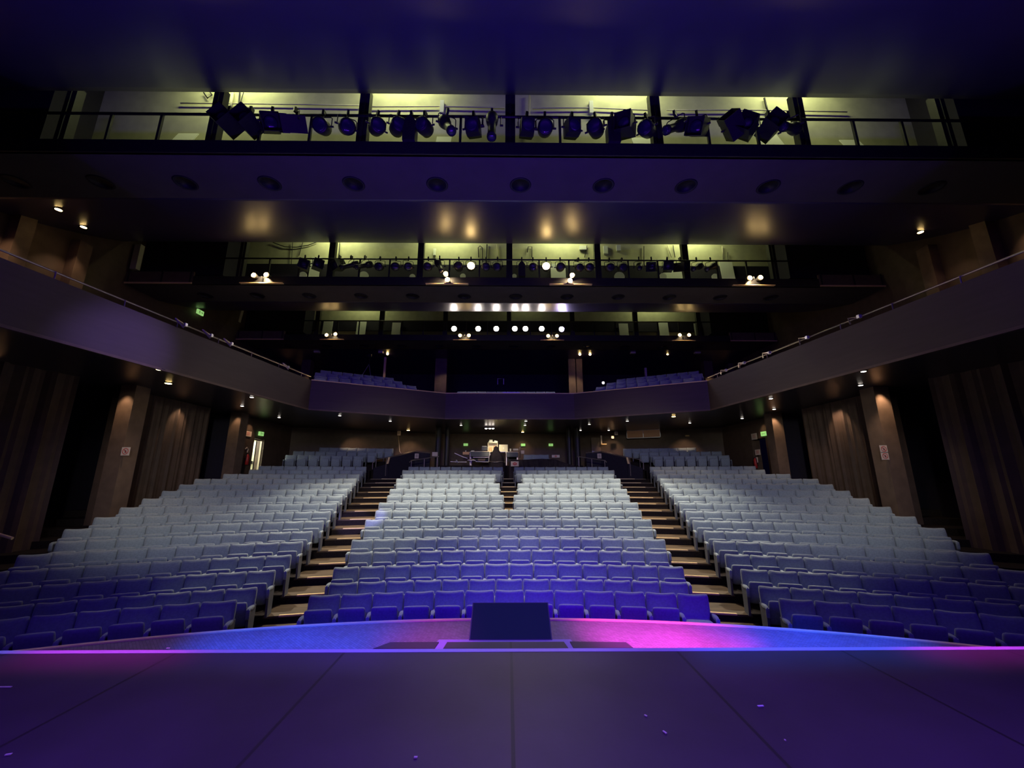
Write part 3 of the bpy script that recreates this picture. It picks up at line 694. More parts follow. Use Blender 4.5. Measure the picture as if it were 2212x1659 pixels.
# conduits, hanging cables and boxes on the pale bridge walls
def cable(pts, r, label, mt='black'):
    b = MB(); b.tube(pts, r, 6); o = b.obj('cable', M[mt], None, True); tag(o, label, 'cable'); return o
def wpt(x, y, Yb): return pY(x, y, Yb+1.56)
for nm, Yb, items in (('first', 8.6, (
      ([(440, 200), (448, 212), (458, 205), (452, 196)], 'looped cable hanging on the pale wall beside the left upright of the nearest bridge', 'black', .02),
      ([(503, 198), (497, 245)], 'pale vertical conduit on the nearest bridge wall, left bay', 'cream', .04),
      ([(518, 200), (512, 262)], 'dark vertical conduit on the nearest bridge wall, left bay', 'black', .025),
      ([(526, 200), (514, 240), (516, 262)], 'thin drooping cable beside the dark conduit, nearest bridge left bay', 'black', .012),
      ([(390, 223), (600, 225), (780, 228)], 'horizontal pale pipe along the nearest bridge wall, left half', 'cream', .018),
      ([(795, 231), (950, 230), (1090, 233)], 'horizontal pale pipe along the nearest bridge wall, centre left', 'cream', .018),
      ([(1150, 234), (1280, 233), (1410, 239)], 'horizontal pale pipe along the nearest bridge wall, centre right', 'cream', .018),
      ([(1440, 238), (1640, 238), (1830, 242)], 'horizontal pale pipe along the nearest bridge wall, right half', 'cream', .018),
      ([(1651, 212), (1660, 250)], 'dark slanting conduit on the nearest bridge wall, right bay', 'black', .03),
      ([(1144, 205), (1143, 300)], 'thin bright vertical conduit just right of the centre upright', 'cream', .02))),
    ('second', 15.7, (
      ([(590, 524), (615, 533), (640, 534), (665, 530), (684, 523)], 'long sagging cable on the middle bridge wall, left bay', 'black', .02),
      ([(632, 524), (629, 575)], 'thin vertical cable on the middle bridge wall, left bay', 'black', .015),
      ([(654, 524), (646, 552)], 'slanting thin cable on the middle bridge wall, left bay', 'black', .015),
      ([(723, 524), (720, 566)], 'pale double conduit beside the left upright of the middle bridge', 'cream', .05),
      ([(734, 524), (731, 566)], 'thin dark conduit beside the pale one on the middle bridge', 'black', .02),
      ([(913, 566), (911, 535), (914, 530)], 'hooked cable left of the warm lamp on the middle bridge wall', 'black', .02),
      ([(1034, 556), (1033, 535), (1037, 531), (1042, 535), (1043, 575)], 'inverted loop of cable on the middle bridge wall near centre', 'black', .02),
      ([(1052, 528), (1050, 575)], 'vertical dark pipe on the middle bridge wall left of centre', 'black', .03),
      ([(1073, 528), (1076, 575)], 'thin pale cable on the middle bridge wall left of centre', 'cream', .02),
      ([(1139, 545), (1141, 533), (1149, 533), (1149, 556)], 'square loop of cable on the middle bridge wall right of centre', 'black', .02),
      ([(1268, 530), (1263, 556)], 'thin slanting cable on the middle bridge wall, right half', 'black', .015),
      ([(1391, 532), (1391, 575)], 'vertical cable with a small box on the middle bridge wall', 'black', .02),
      ([(1442, 530), (1450, 556)], 'pale slanting cable left of the right upright of the middle bridge', 'cream', .02),
      ([(1454, 530), (1458, 556)], 'dark cable left of the right upright of the middle bridge', 'black', .02),
      ([(1560, 532), (1562, 560)], 'thin pale conduit on the middle bridge wall, right bay', 'cream', .02),
      ([(1572, 545), (1573, 566)], 'short looped cable on the middle bridge wall, right bay', 'black', .015)))):
    for px, lab, mt, r in items: cable([wpt(x, y, Yb) for x, y in px], r, lab, mt)
for i, (x, y, wd, hd, Yb, lab) in enumerate(((955, 232, .12, .45, 8.6, 'small junction fitting on the nearest bridge wall, centre left'), (1277, 233, .12, .45, 8.6, 'small junction fitting on the nearest bridge wall, centre right'),
      (1259, 536, .32, .2, 15.7, 'small white box on the middle bridge wall under the ceiling edge'), (939, 545, .12, .35, 15.7, 'small white fitting on the middle bridge wall left of the warm lamp'),
      (1308, 540, .2, .4, 15.7, 'small bright bracket lamp on the middle bridge wall, right half'), (1336, 536, .2, .3, 15.7, 'small pale hook fitting on the middle bridge wall, right half'))):
    p = wpt(x, y, Yb); b = MB(); b.box(-wd/2, wd/2, -.05, .04, -hd/2, hd/2); tag(b.obj('junction_box', M['white'], None, loc=p), lab, 'fitting')

# ------------------------------------------------------------------ downlights
def downl(p, lab, big=False, light=0, tgt=None):
    t = thing('downlight', lab, 'downlight', p, group='lit downlights in the soffit')
    r = .085 if big else .06
    b = MB(); b.lathe([(r+.03, 0), (r+.03, -.015), (r, -.02)], 16); b.obj('ring', M['metal'], t)
    b = MB(); b.lathe([(r, -.022), (r*.8, -.03), (.005, -.035)], 16); b.obj('lens', M['lampwarm' if big else 'down'], t)
    if light: spot('downlight_beam', (p[0], p[1], p[2]-.06), tgt or (p[0], p[1], 0), light, (1, .74, .48), 95, .8, .04)
DL = [(346, 797, 1, 60), (364, 827, 1, 60), (544, 857, 0, 0), (523, 876, 0, 40), (603, 901, 0, 0), (734, 897, 0, 0), (843, 909, 0, 0), (882, 929, 1, 50), (944, 929, 0, 0), (996, 918, 0, 0),
      (1136, 909, 0, 0), (1134, 918, 0, 0), (1129, 933, 1, 40), (1254, 929, 0, 0), (1273, 916, 0, 0), (1315, 929, 0, 40), (1355, 909, 0, 0), (1455, 899, 1, 60), (1490, 913, 0, 0), (1603, 903, 0, 0), (1665, 860, 0, 0), (1672, 883, 0, 60), (1865, 801, 0, 45), (1859, 831, 0, 60)]
for i, (x, y, bg, li) in enumerate(DL):
    p = pZ(x, y, ZC)
    downl(p, '%s downlight under the balcony, %s from the left' % ('bright warm' if bg else 'small white', ORD[i+1]), bg, li)
for i, (x, y) in enumerate(((1050, 925), (1058, 925), (1065, 925))):
    p = pZ(x, y, ZC-.12); b = MB(); b.lathe([(.07, 0), (.06, -.04), (.01, -.05)], 14); tag(b.obj('emergency_lamp', M['down'], None, True, p), '%s round lamp of the white trio under the balcony' % ('left', 'middle', 'right')[i], 'lamp', 'trio of round lamps under the balcony')
spot('trio_glow', tuple(pZ(1058, 925, ZC-.3)), (-1.2, 24.5, 3), 60, (1, .85, .55), 120, 1, .1)
def scallop(p, tgt, pw, col=(1, .66, .38), ang=75): spot('wall_washer', p, tgt, pw, col, ang, .8, .05)
# wall washers on the lower walls
scallop((-12.3, 9.4, ZC-.1), (-12.9, 9.2, 3.6), 75); scallop((12.4, 8.8, ZC-.1), (12.9, 8.6, 3.4), 18)
scallop((-11.5, 11.7, ZC-.1), (-11.5, 12.4, 4.0), 38, ang=55); scallop((11.4, 11.8, ZC-.08), (11.6, 12.3, 4.2), 70, ang=60)
scallop((-11.75, 14.7, ZC-.1), (-12.1, 14.7, 4.2), 36); scallop((11.7, 14.4, ZC-.1), (12.1, 14.4, 4.2), 60)
scallop((11.5, 17.0, ZC-.08), (11.6, 17.4, 4.5), 45, ang=60); scallop((-11.55, 17.0, ZC-.08), (-11.6, 17.4, 4.5), 18, ang=60)
scallop((-11.7, 18.9, ZC-.1), (-12.1, 18.9, 4.5), 20); scallop((11.7, 18.9, ZC-.1), (12.1, 18.9, 4.5), 14)
scallop((-9.4, 22.6, ZC-.1), (-8.6, 24.2, 3.6), 60); scallop((9.9, 22.4, ZC-.1), (10.2, 23.5, 3.6), 45)
scallop((6.2, 23.9, ZC-.1), (6.3, 25.3, 3.8), 60); scallop((-5.9, 24.2, ZC-.1), (-6.0, 25.4, 3.8), 60); scallop((.9, 25.3, ZC-.1), (.9, 26.2, 4.0), 26)
scallop((-10.8, 8.4, ZC-.12), (-12.8, 7.0, 4.0), 30, ang=90); scallop((10.9, 7.2, ZC-.12), (12.9, 6.0, 3.0), 22, ang=90)
# upper wall washers under the sloping ceiling
def onpanel(x, y):
    r = ray(x, y); Y = 10.3
    while Y < 15.2 and r.z/r.y*Y < panel2_z(Y) - .02: Y += .01
    return Vector((r.x/r.y*Y, Y, EYE + panel2_z(Y) - .03))
for i, (x, y) in enumerate(((127, 451), (181, 489), (1988, 500))):
    p = onpanel(x, y); downl(p, 'small bright downlight in the sloping ceiling, %s' % ('far left', 'second from the far left', 'far right')[i], True, 0)
    t = bpy.data.objects
scallop((-15.3, 10.9, 10.65), (-16.0, 11.0, 9.0), 95, ang=90); scallop((-15.2, 13.0, 11.0), (-16.0, 13.3, 8.5), 40, ang=80)
scallop((15.3, 10.7, 10.6), (16.0, 10.5, 9.2), 50, ang=90); scallop((15.0, 12.6, 10.9), (15.9, 13.0, 8.5), 18, ang=80)
scallop((-15.2, 29.8, 10.2), (-16.0, 30.2, 8.2), 80, (1, .75, .4), 80); scallop((-15.3, 27.6, 10.2), (-16, 27.8, 8), 60, ang=80); scallop((15.0, 28.0, 10.2), (16, 28.4, 7.6), 70, ang=90); scallop((15.2, 30.3, 10.2), (16, 30.5, 7.6), 50, (1, .75, .4), 80)
spot('balcony_edge_beam', (-7.2, 16.9, 10.4), (-7.1, 17.05, 6.6), 420, (1, .70, .36), 30, 1, .05); spot('balcony_edge_beam', (7.3, 16.9, 10.4), (7.2, 17.05, 6.6), 420, (1, .70, .36), 30, 1, .05)
area('fascia_warmth', (-3, 10.5, 1.9+3), (-8.8, 14.5, 6.2), 5, (1, .62, .42), 3, .5); area('fascia_warmth', (3, 10.5, 4.9), (9.0, 12.0, 6.2), 9, (1, .62, .42), 3, .5)
# paired lamps hanging from the rear ceiling over the balcony
for i, (x, y, yb) in enumerate(((838, 757, 765), (948, 757, 762), (1274, 758, 766), (1441, 758, 765), (1252, 757, 766))):
    p = pY(x, y, 25.5); q = pY(x, yb, 25.5)
    t = thing('ceiling_spot', 'small warm double lamp below the rear ceiling, %s from the left' % ORD[(1, 2, 4, 5, 3)[i]], 'lamp', p, group='double lamps over the balcony')
    b = MB(); b.tube([(0, .05, .25), (0, .05, 0), (0, .02, q.z-p.z)], .03, 8); b.obj('stem', M['metal'], t)
    for z in (0, q.z-p.z): b = MB(); b.lathe([(.075, 0), (.06, -.04), (.01, -.05)], 12, Matrix.Translation((0, -.03, z)) @ Matrix.Rotation(.9, 4, 'X')); b.obj('bulb', M['lampwarm'], t)
spot('pier_wash', (-4.1, 25.2, 10.2), (-4.4, 26.6, 8), 45, WARM, 70, .8, .05); spot('pier_wash', (4.4, 25.2, 10.2), (4.4, 26.6, 7.6), 110, WARM, 70, .8, .05)
spot('rear_pier_wash', (13.9, 26.0, 10.2), (14.0, 27, 8), 90, WARM, 60, .8, .05); spot('rear_pier_wash', (-13.9, 26.0, 10.2), (-14.0, 27, 8), 60, WARM, 60, .8, .05)
for (x, y0, y1, lab, e) in ((833, 772, 820, 'pale bar for the lit pillar edge behind the left balcony seats', 1), (1394, 795, 817, 'short pale vertical pole behind the right balcony seats', 0)):  # left bar stands for lamplight painted on a pillar edge
    p = pY(x, y0, 24.0); q = pY(x-1, y1, 24.0); b = MB(); b.box(-.06, .06, -.06, .06, BZ[3]-p.z, 0); tag(b.obj('pole', M['nosing' if e else 'cream'], None, loc=p), lab, 'pole')
spot('pillar_edge_wash', (-6.9, 22.9, 10.2), (-7.3, 24, 7.5), 60, WARM, 50, 1, .05)
# small tripod stand at the back of the balcony
p = pY(795, 812, 24.5); t = thing('tripod_stand', 'thin tripod stand behind the left balcony seats', 'stand', p)
for dx, dy in ((-.45, 0), (.22, -.1), (.1, .3)): b = MB(); b.tube([(0, 0, .75), (dx*1.0, dy, -.1), (dx*1.9, dy*2, BZ[3]-p.z)], .02, 6); b.obj('leg', M['steel'], t)
b = MB(); b.tube([(0, 0, .7), (0, 0, 1.3)], .02, 6); b.box(-.12, .12, -.06, .06, 1.25, 1.4); b.obj('head', M['metal'], t)
# projector hangers (small pale boxes) below the rear ceiling and a blue status light
for i, (x, y, wd) in enumerate(((685, 759, 12), (823, 760, 10), (1367, 761, 11), (1506, 761, 13))):
    p = pY(x, y, 25.0); b = MB(); b.box(-wd*.014, wd*.014, -.1, .1, -.1, .12); tag(b.obj('ceiling_speaker', M['cream'], None, loc=p), 'small pale box speaker below the rear ceiling, %s from the left' % ORD[i+1], 'speaker', 'box speakers below the rear ceiling')
p = pY(728, 771, 30.97); b = MB(); b.box(-.16, .16, -.03, .03, -.09, .09); tag(b.obj('status_light', M['bluelit'], None, loc=p), 'small glowing blue panel on the dark rear wall above the left balcony', 'light panel')
p = pY(1484, 785, 30.97); b = MB(); b.lathe([(.1, 0), (.02, .05)], 12, Matrix.Rotation(PI/2, 4, 'X')); tag(b.obj('pilot_lamp', M['green'], None, loc=p), 'small pale green lamp on the rear wall above the right balcony', 'lamp')
p = pY(1303, 827, 21.9); b = MB(); b.lathe([(.07, 0), (.02, .05)], 12, Matrix.Rotation(PI/2, 4, 'X')); tag(b.obj('pilot_lamp', M['lampcool'], None, loc=p), 'tiny white lamp at the inner end of the right balcony seats', 'lamp')
# control booth window in the upper rear wall and the small hoop on the parapet
a = pY(995, 782, 30.9); c = pY(1097, 804, 30.9); t = thing('booth_window', 'long dark control booth window in the upper rear wall', 'window', ((a.x+c.x)/2, 30.93, (a.z+c.z)/2))
W = (c.x-a.x)/2; H = (a.z-c.z)/2
b = MB(); b.box(-W, W, 0, .02, -H, H); b.obj('pane', M['dimscreen'], t)
b = MB(); b.box(-W, W, -.04, .02, -H-.03, -H+.04); b.box(W-.05, W+.03, -.04, .02, -H, H); b.box(-W, W, -.03, .02, H-.02, H+.03); b.obj('window_frame', M['steel'], t)
p = pY(1081.5, 826, 22.5); b = MB(); b.tube([(-.17, 0, -.12), (-.17, 0, .22), (.17, 0, .22), (.17, 0, -.12)], .025, 6); tag(b.obj('guard_hoop', M['steel'], None, loc=p), 'small inverted U metal hoop behind the balcony centre', 'hoop')
p = pY(1104, 853, 19.2); b = MB(); b.box(-.42, .42, -.05, .1, -.03, .03); tag(b.obj('parapet_shelf', M['steel'], None, loc=(p.x, 19.12, ZF+.04)), 'short metal shelf on top of the balcony parapet at its centre', 'shelf')
# handrails along the galleries with clamped bracket arms
for sd, nm, path in ((-1, 'left', FX[0:3]), (1, 'right', FX[5:8])):
    t = thing('gallery_handrail', 'slim metal handrail running along the %s gallery parapet' % nm, 'handrail', (0, 0, 0), group='gallery handrails')
    pts = [(x-sd*-.02, y, ZF+.16) for x, y in offpath(path, .02)]
    b = MB(); b.tube(pts, .022, 8); b.obj('rail', M['rail'], t)
    P0 = Vector((*path[0], 0)); 
    for seg in range(2):
        A = Vector(path[seg]); B = Vector(path[seg+1]); L = (B-A).length; k = int(L/1.2)
        for i in range(k):
            c = A + (B-A)*((i+.5)/k); b = MB(); b.tube([(c.x, c.y, ZF-.05), (c.x, c.y, ZF+.16)], .014, 6); b.obj('rail_post', M['rail'], t)
for i, (x, y, sd) in enumerate(((400, 712, -1), (455, 735, -1), (500, 753, -1), (622, 802, -1), (1745, 737, 1), (1860, 695, 1), (1665, 770, 1), (1610, 795, 1), (1570, 808, 1))):
    # find the parapet point whose projection is nearest
    best = None
    for seg in ((0, 1), (1, 2)) if sd < 0 else ((5, 6), (6, 7)):
        A = Vector(FX[seg[0]]); B = Vector(FX[seg[1]])
        for q in range(101):
            c = A+(B-A)*(q/100); r = ray(x, y); e = abs(c.x/c.y - r.x/r.y)
            if best is None or e < best[0]: best = (e, c, (B-A).normalized())
    c, d = best[1], best[2]
    t = thing('clamp_arm', 'crooked metal clamp arm on the %s gallery handrail, %s one from its front end' % ('left' if sd < 0 else 'right', ORD[(1, 2, 3, 4, 2, 1, 3, 4, 5)[i]]), 'bracket', (c.x, c.y, ZF+.15), group='clamp arms on the gallery handrails')
    b = MB(); b.tube([(0, 0, 0), (-d.x*.3, -d.y*.3, .07), (-d.x*.15-sd*.12, -d.y*.15, -.14)], .022, 6); b.obj('arm', M['rail'], t)
    b = MB(); b.box(-.04, .04, -.04, .04, -.04, .05); b.obj('clamp', M['steel'], t)
# pale ducts on the far side walls beside the bridges
for i, (x0, y0, x1, y1, Yb) in enumerate(((298, 527, 286, 580, 15.6), (519, 664, 508, 702, 22.7))):
    p = pY(x0, y0, Yb); q = pY(x1, y1, Yb); b = MB(); W = .13
    b.prism([(q.x-W, q.z), (q.x+W, q.z), (p.x+W, p.z), (p.x-W, p.z)], 'y', Yb, Yb+.2); fixn(b.obj('wall_duct', M['cream'], None)); o = bpy.context.scene.objects[-1] if 0 else b
    oo = [o_ for o_ in COL.objects if o_.name.startswith('wall_duct')][-1]; oo.name = 'speaker_column'
    tag(oo, 'pale slim upright box at the left wall beside the %s bridge' % ('middle', 'farthest')[i], 'box', 'pale upright boxes at the left wall')

# ------------------------------------------------------------------ signs, doors, extinguishers
def sign(loc, rotz, wd, hd, lab, kind, cat='sign', group=None):
    t = thing('notice_sign', lab, cat, loc, (0, 0, rotz), group)
    b = MB(); b.box(-wd/2, wd/2, -.006, .006, -hd/2, hd/2); b.obj('plate', M['paper'], t)
    if kind == 'ban':
        r = min(wd, hd)*.38; b = MB(); n = 20; vs = []; fs = []
        for k in range(n):
            a = 2*PI*k/n
            vs += [(r*math.cos(a), -.009, r*math.sin(a)), (r*.8*math.cos(a), -.009, r*.8*math.sin(a))]
        for k in range(n): fs.append((2*k, 2*((k+1) % n), 2*((k+1) % n)+1, 2*k+1))
        b.add(vs, fs); b.box(-r*.75, r*.75, -.010, -.008, -r*.09, r*.09, Matrix.Rotation(PI/4, 4, 'Y')); b.obj('ban_ring', M['red'], t)
        b = MB(); b.box(-r*.12, r*.12, -.0085, -.0075, -r*.5, r*.35); b.box(-r*.12, r*.35, -.0085, -.0075, -r*.1, r*.1); b.obj('pictogram', M['black'], t)
    elif kind == 'noentry':
        b = MB(); b.lathe([(hd*.36, 0), (hd*.34, .003)], 24, Matrix.Translation((0, -.007, 0)) @ Matrix.Diagonal((1.25, 1, .8, 1)) @ Matrix.Rotation(PI/2, 4, 'X')); b.obj('red_disc', M['red'], t)
        b = MB(); b.box(-hd*.28, hd*.28, -.014, -.011, -hd*.05, hd*.05); b.obj('bar', M['paper'], t)
    elif kind == 'text':
        b = MB()
        for q in range(3): b.box(-wd*.25, wd*.25, -.009, -.007, hd*(.22-.2*q)-.006, hd*(.22-.2*q)+.012)
        b.obj('lettering', M['red' if wd > hd else 'black'], t)
    return t
def onpier(x, y, Y): p = pY(x, y, Y); return (p.x, Y-.01, p.z)
sign(onpier(272, 975, 12.05), 0, .24, .24, 'white prohibition sign with a red ring on the left pier', 'ban')
sign(onpier(1908, 970, 12.05), 0, .22, .22, 'upper white prohibition sign with a red ring on the right pier', 'ban')
sign(onpier(1911, 985, 12.05), 0, .22, .22, 'lower white prohibition sign with a red ring on the right pier', 'ban')
def onwall(x, y, sd): p = pX(x, y, sd*12.08); return (sd*12.06, p.y, p.z)
sign(onwall(535, 937, -1), PI/2, .5, .24, 'small red-and-white notice above the extinguisher by the left door', 'text')
sign(onwall(1630, 943, 1), -PI/2, .45, .3, 'pair of pale notices on the right wall above the extinguisher', 'text')
sign(onwall(1637.5, 977, 1), -PI/2, .4, .26, 'small red notice on the right wall beside the dark doorway', 'text')
def exitsign(p, rotz, lab, size=.34):
    t = thing('exit_sign', lab, 'exit sign', p, (0, 0, rotz), 'green lit exit signs')
    b = MB(); b.box(-size/2, size/2, -.04, .03, -size*.28, size*.28); b.obj('case', M['green'], t)
    b = MB(); s = size; f = -.045
    b.lathe([(s*.05, 0), (s*.05, .004)], 10, Matrix.Translation((-s*.18, f+.004, s*.15)) @ Matrix.Rotation(PI/2, 4, 'X'))
    b.box(-s*.24, -s*.14, f, f+.004, -s*.05, s*.1); b.box(-s*.14, -s*.04, f, f+.004, s*.02, s*.06)
    b.box(-s*.30, -s*.2, f, f+.004, -s*.16, -s*.11); b.box(-s*.16, -s*.1, f, f+.004, -s*.2, -s*.05); b.box(.04*s, .3*s, f, f+.004, -s*.03, s*.03); b.box(.22*s, .3*s, f, f+.004, -s*.1, s*.1)
    b.obj('running_figure', M['cream'], t); return t
exitsign(onwall(563, 937, -1), PI/2, 'green exit sign above the open left door', .34)
exitsign(onwall(1651, 937, 1), -PI/2, 'green exit sign above the dark right doorway', .36)
for i, (x, y) in enumerate(((1006, 960.5), (1130, 961), (1190, 961))):
    p = pY(x, y, 26.1); exitsign((p.x, 26.12, p.z), 0, 'green exit sign on the rear wall behind the control desk, %s' % ('leftmost', 'middle', 'rightmost')[i], .27)
p = pX(430, 675, -16.0); exitsign((-15.95, p.y, p.z), PI/2, 'small green exit sign high on the upper left wall', .42)
# left open door: bright corridor behind a frame with a push bar
b = MB(); b.box(-13.9, -13.8, 18.8, 21.1, 2.3, 4.7); b.box(-13.9, -12.5, 18.75, 18.8, 2.3, 4.7); b.box(-13.9, -12.5, 21.05, 21.1, 2.3, 4.7); b.box(-13.9, -12.5, 18.8, 21.1, 2.3, 2.35); b.box(-13.9, -12.5, 18.8, 21.1, 4.65, 4.7)
struct(b.obj('wall_corridor', M['daylight']))
area('corridor_light', (-13.2, 19.7, 4.6), (-13.2, 19.7, 2), 60, (1, 1, .84), .9, .9)
t = thing('door_1', 'open white-lit side door with a push bar in the left wall', 'door', (-12.45, 20.24, 2.36)); t['kind'] = 'structure'
b = MB(); b.box(-.9 if 0 else -.75, .0, -.02, .03, 0, 2.05); b.obj('door_leaf', M['cream'], t)
b = MB(); b.box(-.68, -.1, -.09, -.05, 1.0, 1.05); b.box(-.68, -.63, -.09, 0, .95, 1.1); b.box(-.14, -.09, -.09, 0, .95, 1.1); b.obj('push_bar', M['metal'], t)
b = MB(); b.box(.18, .26, -.86, -.80, 0, 2.12); b.box(.18, .26, -.05, .01, 0, 2.12); b.box(.18, .26, -.86, .01, 2.06, 2.12); b.obj('door_frame', M['rail'], t)
b = MB(); b.box(12.6, 14.2, 18.8, 20.1, 2.35, 2.36); b.box(14.1, 14.2, 18.6, 20.4, 2.3, 4.7); struct(b.obj('wall_corridor_right', M['black']))
for sd, nm, x, y in ((-1, 'left', 533, 992), (1, 'right', 1633, 1000)):
    p = pX(x, y, sd*11.97); t = thing('fire_extinguisher', 'red fire extinguisher on the %s wall beside the doorway' % nm, 'fire extinguisher', (sd*11.95, p.y, p.z-.25), group='wall extinguishers')
    b = MB(); b.lathe([(.06, 0), (.075, .02), (.075, .38), (.05, .44), (.025, .46), (.025, .5)], 16); b.obj('cylinder_body', M['redpaint'], t, True)
    b = MB(); b.box(-.02, .02, -.05, .05, .5, .53); b.tube([(0, 0, .5), (0, -.1, .45), (0, -.11, .2)], .012, 6); b.obj('handle', M['black'], t)
    b = MB(); b.box(.06*sd, .11*sd, -.03, .03, .1, .3) if sd > 0 else b.box(-.11, -.06, -.03, .03, .1, .3); b.obj('bracket', M['metal'], t)
    p = pX(x+(1 if sd < 0 else 1), y-17-(0 if sd < 0 else 2), sd*12.05); t = thing('call_point', 'small pale hose hook and notice above the %s extinguisher' % nm, 'hook', (sd*12.03, p.y, p.z), (0, 0, PI/2))
    b = MB(); b.tube([(-.1, -sd*.05, .1), (0, -sd*.06, .18), (.1, -sd*.05, .1), (.05, -sd*.05, -.05)], .025, 6); b.obj('hook', M['paper'], t)
    b = MB(); b.box(-.06, .08, -.02, .02, -.4, -.15); b.obj('tag_plate', M['paper'], t)
# left-hand rail end lit at the frame edge
p = pX(12, 1158, -12.2 if 0 else -9.6); b = MB(); q = pX(27, 1163, -9.45); r0 = pX(-30, 1146, -9.9); b.tube([r0, q], .028, 8); tag(b.obj('handrail_end', M['nosing'], None), 'warm-lit end of a handrail at the far left beside the seats', 'handrail')

# ------------------------------------------------------------------ cross-aisle ramps: dark side panels and handrails
def railing(name, lab, pts, posts, zlow, r=.024):
    t = thing('stair_handrail', lab, 'handrail', (0, 0, 0), group='handrails by the cross aisle')
    b = MB(); b.tube(pts, r, 8); b.obj('rail', M['rail'], t)
    for p in posts: b = MB(); b.tube([p, (p[0], p[1], zlow)], .016, 6); b.obj('rail_post', M['rail'], t)
    return t
for sd, nm in ((1, 'right'), (-1, 'left')):
    mx = lambda x: x if sd > 0 else 2*1097.5 - x
    Q2 = lambda x, y, Y: pY(mx(x), y, Y)
    A = Q2(1266, 978.5, 23.4); B = Q2(1297.5, 974.6, 23.2); C = Q2(1354, 987.4, 22.1); D = Q2(1383, 993, 21.7); E_ = Q2(1390, 1000, 21.6); F_ = Q2(1390.5, 1014, 21.55)
    railing('', 'long bent handrail on the outer ramp wall, %s side of the cross aisle' % nm, [A, B, C, D, E_, F_], [Q2(1360, 989, 22.0), Q2(1382, 993, 21.7)], 2.75)
    b = MB(); lo = 2.35
    for p, q in ((A, B), (B, C)):
        b.add([(p.x, p.y, lo), (q.x, q.y, lo), (q.x, q.y, q.z-.04), (p.x, p.y, p.z-.04), (p.x, p.y+.12, lo), (q.x, q.y+.12, lo), (q.x, q.y+.12, q.z-.04), (p.x, p.y+.12, p.z-.04)], [(0, 1, 2, 3), (7, 6, 5, 4), (0, 4, 5, 1), (1, 5, 6, 2), (2, 6, 7, 3), (3, 7, 4, 0)])
    struct(b.obj('wall_ramp', M['blackwall']))
    b = MB(); D2 = Q2(1388, 1011, 21.6); C2 = Q2(1356, 1001, 22.1)
    b.add([(C.x, C.y, lo), (D2.x, D2.y, lo), (D2.x, D2.y, D2.z), (C2.x, C2.y, C2.z), (C.x, C.y+.1, lo), (D2.x, D2.y+.1, lo), (D2.x, D2.y+.1, D2.z), (C2.x, C2.y+.1, C2.z)], [(0, 1, 2, 3), (7, 6, 5, 4), (0, 4, 5, 1), (1, 5, 6, 2), (2, 6, 7, 3), (3, 7, 4, 0)]); struct(b.obj('wall_ramp', M['blackwall']))
    s0 = Q2(1354, 988, 21.95); s1 = Q2(1357.5, 1002, 21.95); b = MB(); b.prism([(s0.x-.05, s0.z), (s0.x+.05, s0.z), (s1.x+.05, s1.z), (s1.x-.05, s1.z)], 'y', 21.9, 21.96); o = fixn(b.obj('edge_post', M['nosing'])); tag(o, 'short pale slanting post at the end of the %s ramp wall' % nm, 'post', 'slanting posts of the ramp walls')
    G = Q2(1247, 986, 21.9); H = Q2(1307, 995, 21.5); I = Q2(1310.5, 999, 21.5)
    railing('', 'short sloping handrail beside the centre block, %s side of the cross aisle' % nm, [G, H, I], [Q2(1250, 986.5, 21.88), Q2(1278, 990.5, 21.7), Q2(1306, 995, 21.5)], 2.55)
    p = Q2(1290.5, 986, 22.9); sign((p.x, p.y-.5, p.z), 0, .22, .26, 'small cream notice on the dark %s ramp wall' % nm, 'text', group=None)
p = pY(939.5, 981, 22.2); sign(p, 0, .3, .22, 'orange notice on the left ramp rail beside the columns', 'blank')
sign(pY(862, 935.5, 24.5), 0, .2, .28, 'pale loudspeaker plate high on the left rear wall beside the lamp', 'text'); sign(pY(1331, 936, 24.4), 0, .2, .22, 'pale box notice high on the right rear wall', 'text'); sign(pY(1323.5, 944.5, 24.4), 0, .15, .15, 'small square notice below the box notice, right rear wall', 'text')
# rear right door with a leaf, glowing slit and ledge; booth window
p = pY(1287, 955, 24.9); t = thing('door_2', 'dark door with lever handle in the rear wall right of the columns', 'door', (p.x, 24.9, 3.3)); t['kind'] = 'structure'
b = MB(); b.box(-.28, .28, 0, .05, 0, 1.75); b.obj('door_leaf', M['pier'], t); b = MB(); b.box(-.26, -.2, -.05, 0, .75, .95); b.box(-.26, -.12, -.06, -.03, .9, .93); b.obj('lever_handle', M['steel'], t)
p = pY(1299, 950, 24.8); b = MB(); b.box(-.04, .04, -.02, .02, -.28, .26); tag(b.obj('light_slit', M['paper'], None, loc=p), 'narrow vertical pale strip beside the rear door', 'strip light')
p = pY(1304, 959.5, 24.8); b = MB(); b.box(-.17, .17, -.08, .05, -.03, .03); tag(b.obj('wall_shelf', M['nosing'], None, loc=p), 'short pale wall ledge beside the rear door', 'shelf')
a = pY(1352, 931, 24.2); c = pY(1420, 946, 24.2); t = thing('booth_window', 'dim rectangular projection window in the right rear wall under the balcony', 'window', ((a.x+c.x)/2, 23.9, (a.z+c.z)/2), (0, 0, -.44)); W = (c.x-a.x)/2; H = (a.z-c.z)/2
b = MB(); b.box(-W, W, 0, .03, -H, H); b.obj('pane', M['amberlit'], t)
b = MB(); b.box(-W, W, -.03, .03, -H-.03, -H); b.box(-W, W, -.03, .03, H, H+.03); b.box(-.02, .02, -.03, .03, -H, H); b.box(-W-.03, -W, -.03, .03, -H, H); b.box(W, W+.03, -.03, .03, -H, H); b.obj('window_frame', M['steel'], t)
